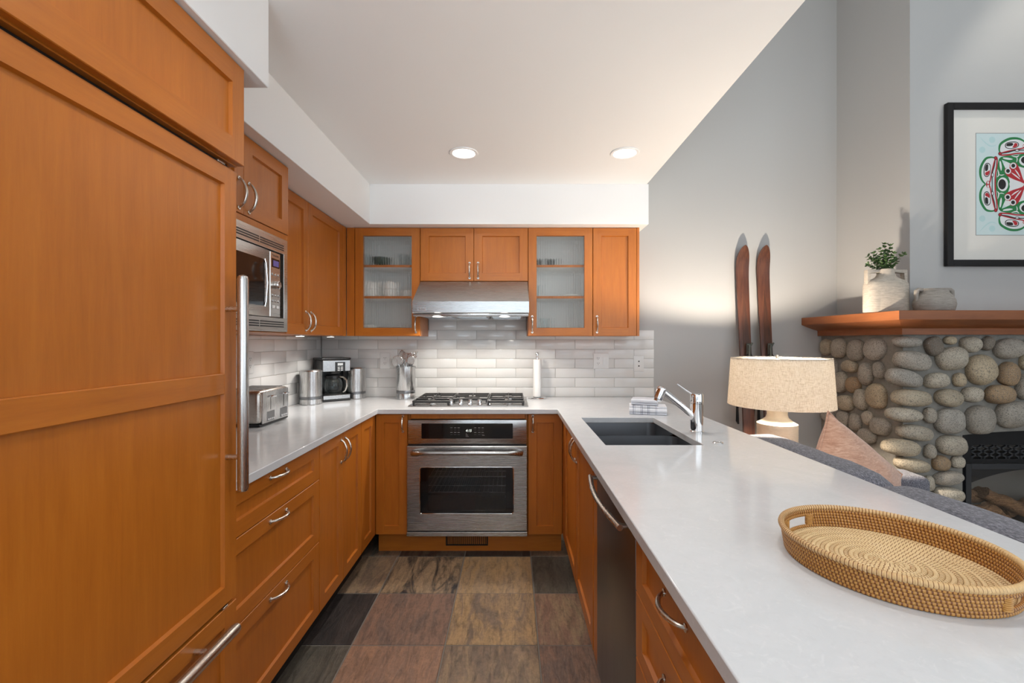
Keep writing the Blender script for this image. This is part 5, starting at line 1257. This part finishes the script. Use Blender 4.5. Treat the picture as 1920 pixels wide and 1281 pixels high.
def leaf(c, d, up, L_, w):
    s = d.cross(up).normalized(); n_ = s.cross(d).normalized()
    p = [c, c+d*L_*.3+s*w+n_*.002, c+d*L_*.7+s*w*.85+n_*.002, c+d*L_, c+d*L_*.7-s*w*.85+n_*.002, c+d*L_*.3-s*w+n_*.002]; m_ = c+d*L_*.5-n_*.0015
    vv = lv.verts(p); mm = lv.bm.verts.new(m_)
    for i in range(6): lv.face([vv[i], vv[(i+1) % 6], mm])
for tip, r0 in (((-.105, -.005, .050), .02), ((-.075, .0, .085), .02), ((-.062, .01, .125), 0), ((-.032, 0, .150), 0), ((.0, .006, .185), 0), ((.028, 0, .172), 0), ((.035, -.01, .120), 0), ((.105, 0, .118), .03), ((-.045, -.012, .095), 0), ((.008, .012, .135), 0), ((-.095, .01, .105), .01), ((.062, .01, .085), .02), ((-.015, -.014, .115), 0)):
    base = Vector((vx+tip[0]*.12, vy, MT+.205)); top = Vector((vx+tip[0], vy+tip[1], MT+.245+tip[2]*.92)); midp = base.lerp(top, .5)+Vector((-tip[0]*.28, 0, .012))
    pts = [(1-q)**2*base+2*q*(1-q)*midp+q*q*top for q in [i/9 for i in range(10)]]
    tw.tube(pts, [.0024-.0016*i/9 for i in range(10)], 6)
    for i in range(3, 10):
        d0 = (pts[min(i+1, 9)]-pts[i-1]).normalized()
        for k in range(6):
            a = rng.uniform(0, 2*pi); o_ = d0.orthogonal().normalized(); o_ = Matrix.Rotation(a, 3, d0) @ o_
            d = (o_*rng.uniform(.6, 1)+d0*rng.uniform(.3, .9)).normalized(); leaf(pts[i]+d*.002, d, d0, rng.uniform(.016, .024), rng.uniform(.0055, .0080))
tw.build('stems', 'twig', t2); lv.build('leaves', 'leaf', t2, 80)
gx, gy = 2.494, 2.688
t = thing('handled_pot', 'squat grey stoneware pot with two small handles on the mantel', 'pot', (gx, gy, MT))
mb = MB(); mb.lathe([(0, .0006), (.095, .0006), (.104, .008), (.112, .04), (.108, .066), (.094, .090), (.078, .108), (.072, .122), (.073, .134), (.064, .134), (.062, .120), (.085, .08), (.09, .03), (0, .02)], (gx, gy, MT), 48, 1, .72); mb.build('body', 'greyvase', t, 50)
for s in (-1, 1):
    mb = MB(); mb.tube([(gx+s*.066, gy, MT+.128), (gx+s*.094, gy, MT+.130), (gx+s*.104, gy, MT+.122), (gx+s*.107, gy, MT+.098), (gx+s*.105, gy, MT+.06)], [.010, .011, .012, .011, .009], 12); mb.build('handle', 'greyvase', t)

# ------------------------------------------------------------------ framed print
AY = 2.805; PA = f_back(AY); ax = lambda x: (x-960)*(AY-.02)/FPX; az = lambda y: CH-(y-CY)*(AY-.02)/FPX
ACX = 1927.2; u0, u1, v0, v1 = ax(1775), ax(2*ACX-1775), az(499), az(193)
t = thing('framed_print', 'black framed print with a green and red circular creature design above the mantel', 'framed picture', (ax(ACX), AY, az(346)))
mb = MB(); q = .038
for a in ((u0, u0+q, v0, v1), (u1-q, u1, v0, v1), (u0+q, u1-q, v0, v0+q), (u0+q, u1-q, v1-q, v1)): fbox(mb, PA, *a, .001, .028, .002)
mb.build('frame', 'matblack', t)
mb = MB(); fbox(mb, PA, u0+q, u1-q, v0+q, v1-q, .002, .010); mt = mb.build('mat', 'matboard', t)
a0, a1, b0, b1 = ax(1833), ax(2*ACX-1833), az(440), az(249)
mb = MB(); fbox(mb, PA, a0, a1, b0, b1, .0095, .0106); pr = mb.build('print', 'artpaper', mt)
mb = MB(); e = .0025
for a in ((a0-e, a0, b0-e, b1+e), (a1, a1+e, b0-e, b1+e), (a0, a1, b0-e, b0), (a0, a1, b1, b1+e)): fbox(mb, PA, *a, .0095, .0112)
mb.build('mat_bevel', 'greytext', mt)
# the drawing, in close-up pixels about its centre, turned four times
s_ = (AY-.02)/FPX/5.82; oc = (ACX-1820)*5.82, (344.5-230)*5.82
mb = MB(); INK = {'g': 0, 'r': 1, 'k': 2, 'w': 3, 'p': 4}
def put(pts, ink, lay, rot):
    mb.mi = INK[ink]; out = []
    for x, y in pts:
        for _ in range(rot): x, y = -y, x
        out.append(PA(ax(ACX)+x*s_, az(344.5)-y*s_, .0106+lay*.00012))
    mb.poly(out)
def spl(pts, n=6, closed=False):
    out = []; N = len(pts); rngs = range(N) if closed else range(N-1)
    for i in rngs:
        g = (lambda k: pts[k % N]) if closed else (lambda k: pts[max(0, min(N-1, k))])
        p0, p1, p2, p3 = g(i-1), g(i), g(i+1), g(i+2)
        for j in range(n):
            q = j/n; out.append(tuple(.5*(2*p1[c]+(p2[c]-p0[c])*q+(2*p0[c]-5*p1[c]+4*p2[c]-p3[c])*q*q+(3*p1[c]-p0[c]-3*p2[c]+p3[c])*q**3) for c in (0, 1)))
    if not closed: out.append(pts[-1])
    return out
def stroke(pts, w, ink, lay, rot):
    p = spl(pts); N = len(p); L_, Rr = [], []
    for i in range(N):
        a, b = p[max(0, i-1)], p[min(N-1, i+1)]; dx_, dy_ = b[0]-a[0], b[1]-a[1]; h = math.hypot(dx_, dy_) or 1; q = i/(N-1)
        ww = (w if not isinstance(w, tuple) else w[0]+(w[1]-w[0])*sin(pi*q))/2
        L_.append((p[i][0]-dy_/h*ww, p[i][1]+dx_/h*ww)); Rr.append((p[i][0]+dy_/h*ww, p[i][1]-dx_/h*ww))
    for i in range(N-1): put([L_[i], L_[i+1], Rr[i+1], Rr[i]], ink, lay, rot)
def disc(c, rx, ry, ink, lay, rot, tilt=0, n=28):
    put([(c[0]+rx*cos(2*pi*k/n)*cos(tilt)-ry*sin(2*pi*k/n)*sin(tilt), c[1]+rx*cos(2*pi*k/n)*sin(tilt)+ry*sin(2*pi*k/n)*cos(tilt)) for k in range(n)], ink, lay, rot)
def Z(*pp): return [(x-oc[0], y-oc[1]) for x, y in pp]
def mir(pts): return [(x, -y) for x, y in pts]
disc((0, 0), 330, 330, 'w', 1, 0, 0, 64)
for rot in range(4):
    for m_ in (lambda p: p, mir):
        put(spl(m_(Z((278, 378), (230, 372), (170, 400), (125, 490), (120, 560), (140, 625), (176, 664), (232, 662), (262, 560), (285, 440))), 6, True), 'w', 2, rot)
        stroke(m_(Z((282, 378), (232, 372), (178, 392), (130, 475), (122, 560), (142, 625), (180, 666))), (12, 27), 'g', 3, rot)
        put(spl(m_(Z((180, 440), (215, 436), (236, 470), (232, 540), (205, 585), (172, 580), (158, 545), (162, 480))), 5, True), 'k', 4, rot)
        put(spl(m_(Z((184, 448), (214, 446), (230, 476), (226, 538), (203, 576), (176, 572), (167, 545), (170, 484))), 5, True), 'w', 5, rot)
        put(spl(m_(Z((182, 454), (206, 452), (206, 500), (196, 520), (176, 520), (172, 486))), 5, True), 'k', 6, rot)
        put(spl(m_(Z((205, 525), (222, 515), (222, 545), (203, 570), (178, 566), (176, 540))), 5, True), 'r', 6, rot)
        stroke(m_(Z((290, 380), (270, 440), (246, 540), (226, 640), (205, 650))), (16, 13), 'r', 5, rot)
        stroke(m_(Z((306, 385), (302, 470), (288, 560), (284, 668))), 15, 'r', 5, rot)
        stroke(m_(Z((286, 400), (274, 470), (254, 540), (250, 610), (252, 668))), (6, 12), 'k', 6, rot)
        disc(m_(Z((254, 566)))[0], 14, 25, 'k', 7, rot); disc(m_(Z((254, 566)))[0], 8, 17, 'w', 8, rot)
        disc(m_(Z((290, 380)))[0], 20, 20, 'k', 6, rot); disc(m_(Z((290, 380)))[0], 15, 15, 'r', 7, rot)
        put(spl(m_(Z((330, 385), (352, 392), (372, 440), (408, 520), (430, 590), (436, 660), (300, 668), (302, 560), (312, 450))), 6, True), 'g', 2, rot)
        put(spl(m_(Z((332, 415), (346, 420), (358, 480), (350, 520), (334, 470))), 5, True), 'w', 4, rot)
        stroke(m_(Z((312, 505), (324, 560), (306, 590))), (3, 14), 'w', 4, rot); stroke(m_(Z((324, 560), (352, 568), (384, 560))), (3, 10), 'w', 4, rot)
    disc(Z((366, 668))[0], 74, 92, 'g', 5, rot); disc(Z((368, 668))[0], 58, 76, 'w', 6, rot); disc(Z((360, 668))[0], 42, 56, 'k', 7, rot)
    disc(Z((206, 668))[0], 22, 40, 'r', 6, rot)
    for yy in (650, 690): disc(Z((206, yy))[0], 10, 16, 'w', 7, rot)
    # diagonal hands
    put(spl(Z((386, 520), (404, 490), (440, 488), (446, 450), (480, 428), (520, 444), (556, 510), (582, 590), (600, 630), (618, 645), (604, 660), (560, 640), (480, 610), (414, 572)), 5, True), 'r', 4, rot)
    for c, r_ in (((424, 522), 34), ((482, 464), 34)): disc(Z(c)[0], r_, r_, 'w', 5, rot); disc(Z(c)[0], r_*.62, r_*.62, 'k', 6, rot)
    stroke(Z((462, 540), (510, 575), (556, 612)), (4, 14), 'w', 5, rot); stroke(Z((500, 505), (530, 545), (556, 590)), (4, 14), 'w', 5, rot)
for sx_, sy_ in ((1, 1), (1, -1), (-1, 1), (-1, -1)):
    for x, y, r_ in ((252, 180, 34), (144, 290, 34)): disc((sx_*(x-oc[0]), sy_*(y-oc[1])), r_, r_, 'p', 1, 0)
    stroke([(sx_*(x-oc[0]), sy_*(y-oc[1])) for x, y in ((118, 150), (180, 215), (240, 250), (300, 235))], (3, 14), 'p', 1, 0)
mb.build('drawn_design', ['ink_g', 'ink_r', 'ink_k', 'ink_w', 'ink_p'], pr)
mb = MB(); fbox(mb, PA, u0+q, u1-q, v0+q, v1-q, .0150, .0165); mb.build('glass', 'artglass', t)
# a spotlight on the sloped ceiling lights the print
sp = thing('ceiling_downlight', 'recessed ceiling light outside the picture, over the fireplace', 'ceiling light', (3.2, 2.2, 4.4))
mb = MB(); mb.lathe([(.062, 0), (.078, 0), (.08, -.003), (.077, -.006), (.06, -.002), (.062, 0)], (3.2, 2.2, 4.4), 32); mb.build('trim_ring', 'white', sp)
mb = MB(); mb.lathe([(0, -.0045), (.045, -.004), (.062, -.001)], (3.2, 2.2, 4.4), 32); mb.build('lens', 'lens', sp)
l = bpy.data.lights.new('print_spot', 'SPOT'); l.energy = 60; l.color = (1, .93, .82); l.spot_size = R(50); l.spot_blend = .6; l.shadow_soft_size = .05
o = bpy.data.objects.new('print_spot', l); COL.objects.link(o); o.parent = sp; o.location = (0, 0, -.03); o.rotation_euler = (R(14), 0, 0)

# ------------------------------------------------------------------ rattan tray
tcx, tcy = .708, .855; EA, EB, EROT = .178, .164, R(128); HROT = R(118)
t = thing('rattan_tray', 'round woven rattan tray with cut-out handles on the near worktop', 'tray', (tcx, tcy, ZC))
def coil(mb, k, z, r, skip=None, st=None, ph=0, pale=0, nst=None, sup=0):
    """one wrapped coil following the oval, k = size factor"""
    cir = 2*pi*k*(EA+EB)/2; nst = nst or max(10, int(cir/.0062)); n = nst*5; seg = 8; L_ = mb.flayer('stitch'); PL_ = mb.flayer('pale')
    fl = lambda a: (tcx+k*(EA*cos(a)*cos(EROT)-EB*sin(a)*sin(EROT)), tcy+k*(EA*cos(a)*sin(EROT)+EB*sin(a)*cos(EROT)))
    runs = []; cur = []
    for i in range(n+1):
        a = 2*pi*i/n; w = (a+EROT-HROT+pi/2) % pi-pi/2
        if skip and abs(w) < skip:
            if len(cur) > 3: runs.append(cur)
            cur = []
        else: cur.append(i)
    if len(cur) > 3: runs.append(cur)
    for run in runs:
        prev = None
        for i in run:
            a = 2*pi*i/n; x, y = fl(a); x2, y2 = fl(a+.01); tx, ty = x2-x, y2-y; h = math.hypot(tx, ty); nx, ny = ty/h, -tx/h
            s = .5+.5*cos(2*pi*(i/5+ph)); rr = r*(.84+.20*s)
            ring = mb.verts([(x+nx*rr*cos(b), y+ny*rr*cos(b), z+rr*sin(b)*(1.12 if sup == 0 else .8)) for b in [2*pi*q/seg for q in range(seg)]])
            if prev:
                sv = 0.0 if (i % 5) in (2, 3) else 1.0
                if pale and (i % 5) == 3: sv = 1.0
                for q in range(seg):
                    f = mb.face([prev[q], prev[(q+1) % seg], ring[(q+1) % seg], ring[q]])
                    if f: f[L_] = sv; f[PL_] = pale
            prev = ring
mb = MB(); rows = 8
for j in range(rows-1):
    z = ZC+.0042+j*.0060; k = .945+.045*j/rows
    coil(mb, k, z, .0036, skip=(.245 if j in (2, 3, 4) else None), ph=.5*(j % 2))
mb.build('side_wall', 'rattan', t, 60)
mb = MB(); coil(mb, .99, ZC+.0042+(rows-1)*.0060+.001, .0056, ph=0, pale=.6, nst=180); mb.build('rim', 'rattan', t, 60)
for hs in (0, pi):
    for e in (-.262, .262):
        mb = MB(); L_ = mb.flayer('stitch')
        a = HROT-EROT+hs+e; k = .968
        x = tcx+k*(EA*cos(a)*cos(EROT)-EB*sin(a)*sin(EROT)); y = tcy+k*(EA*cos(a)*sin(EROT)+EB*sin(a)*cos(EROT))
        for q in range(7): 
            zz = ZC+.0145+q*.0032; rad = Vector((x-tcx, y-tcy, 0)).normalized(); tan_ = Vector((-rad.y, rad.x, 0)); c = Vector((x, y, zz))
            mb.tube([c+rad*(.0048*cos(b))+tan_*(.0075*sin(b)) for b in [2*pi*m/14 for m in range(14)]], .0017, 6, True)
        for f in mb.bm.faces: f[L_] = 1
        mb.build('handle_binding', 'rattan', t, 60)
mb = MB(); kk = .02
j = 0
while kk < .935: coil(mb, kk, ZC+.0052, .0042, ph=.37*j, pale=1.0, sup=1); kk += .0435; j += 1
mb.build('floor_weave', 'rattan', t, 60)
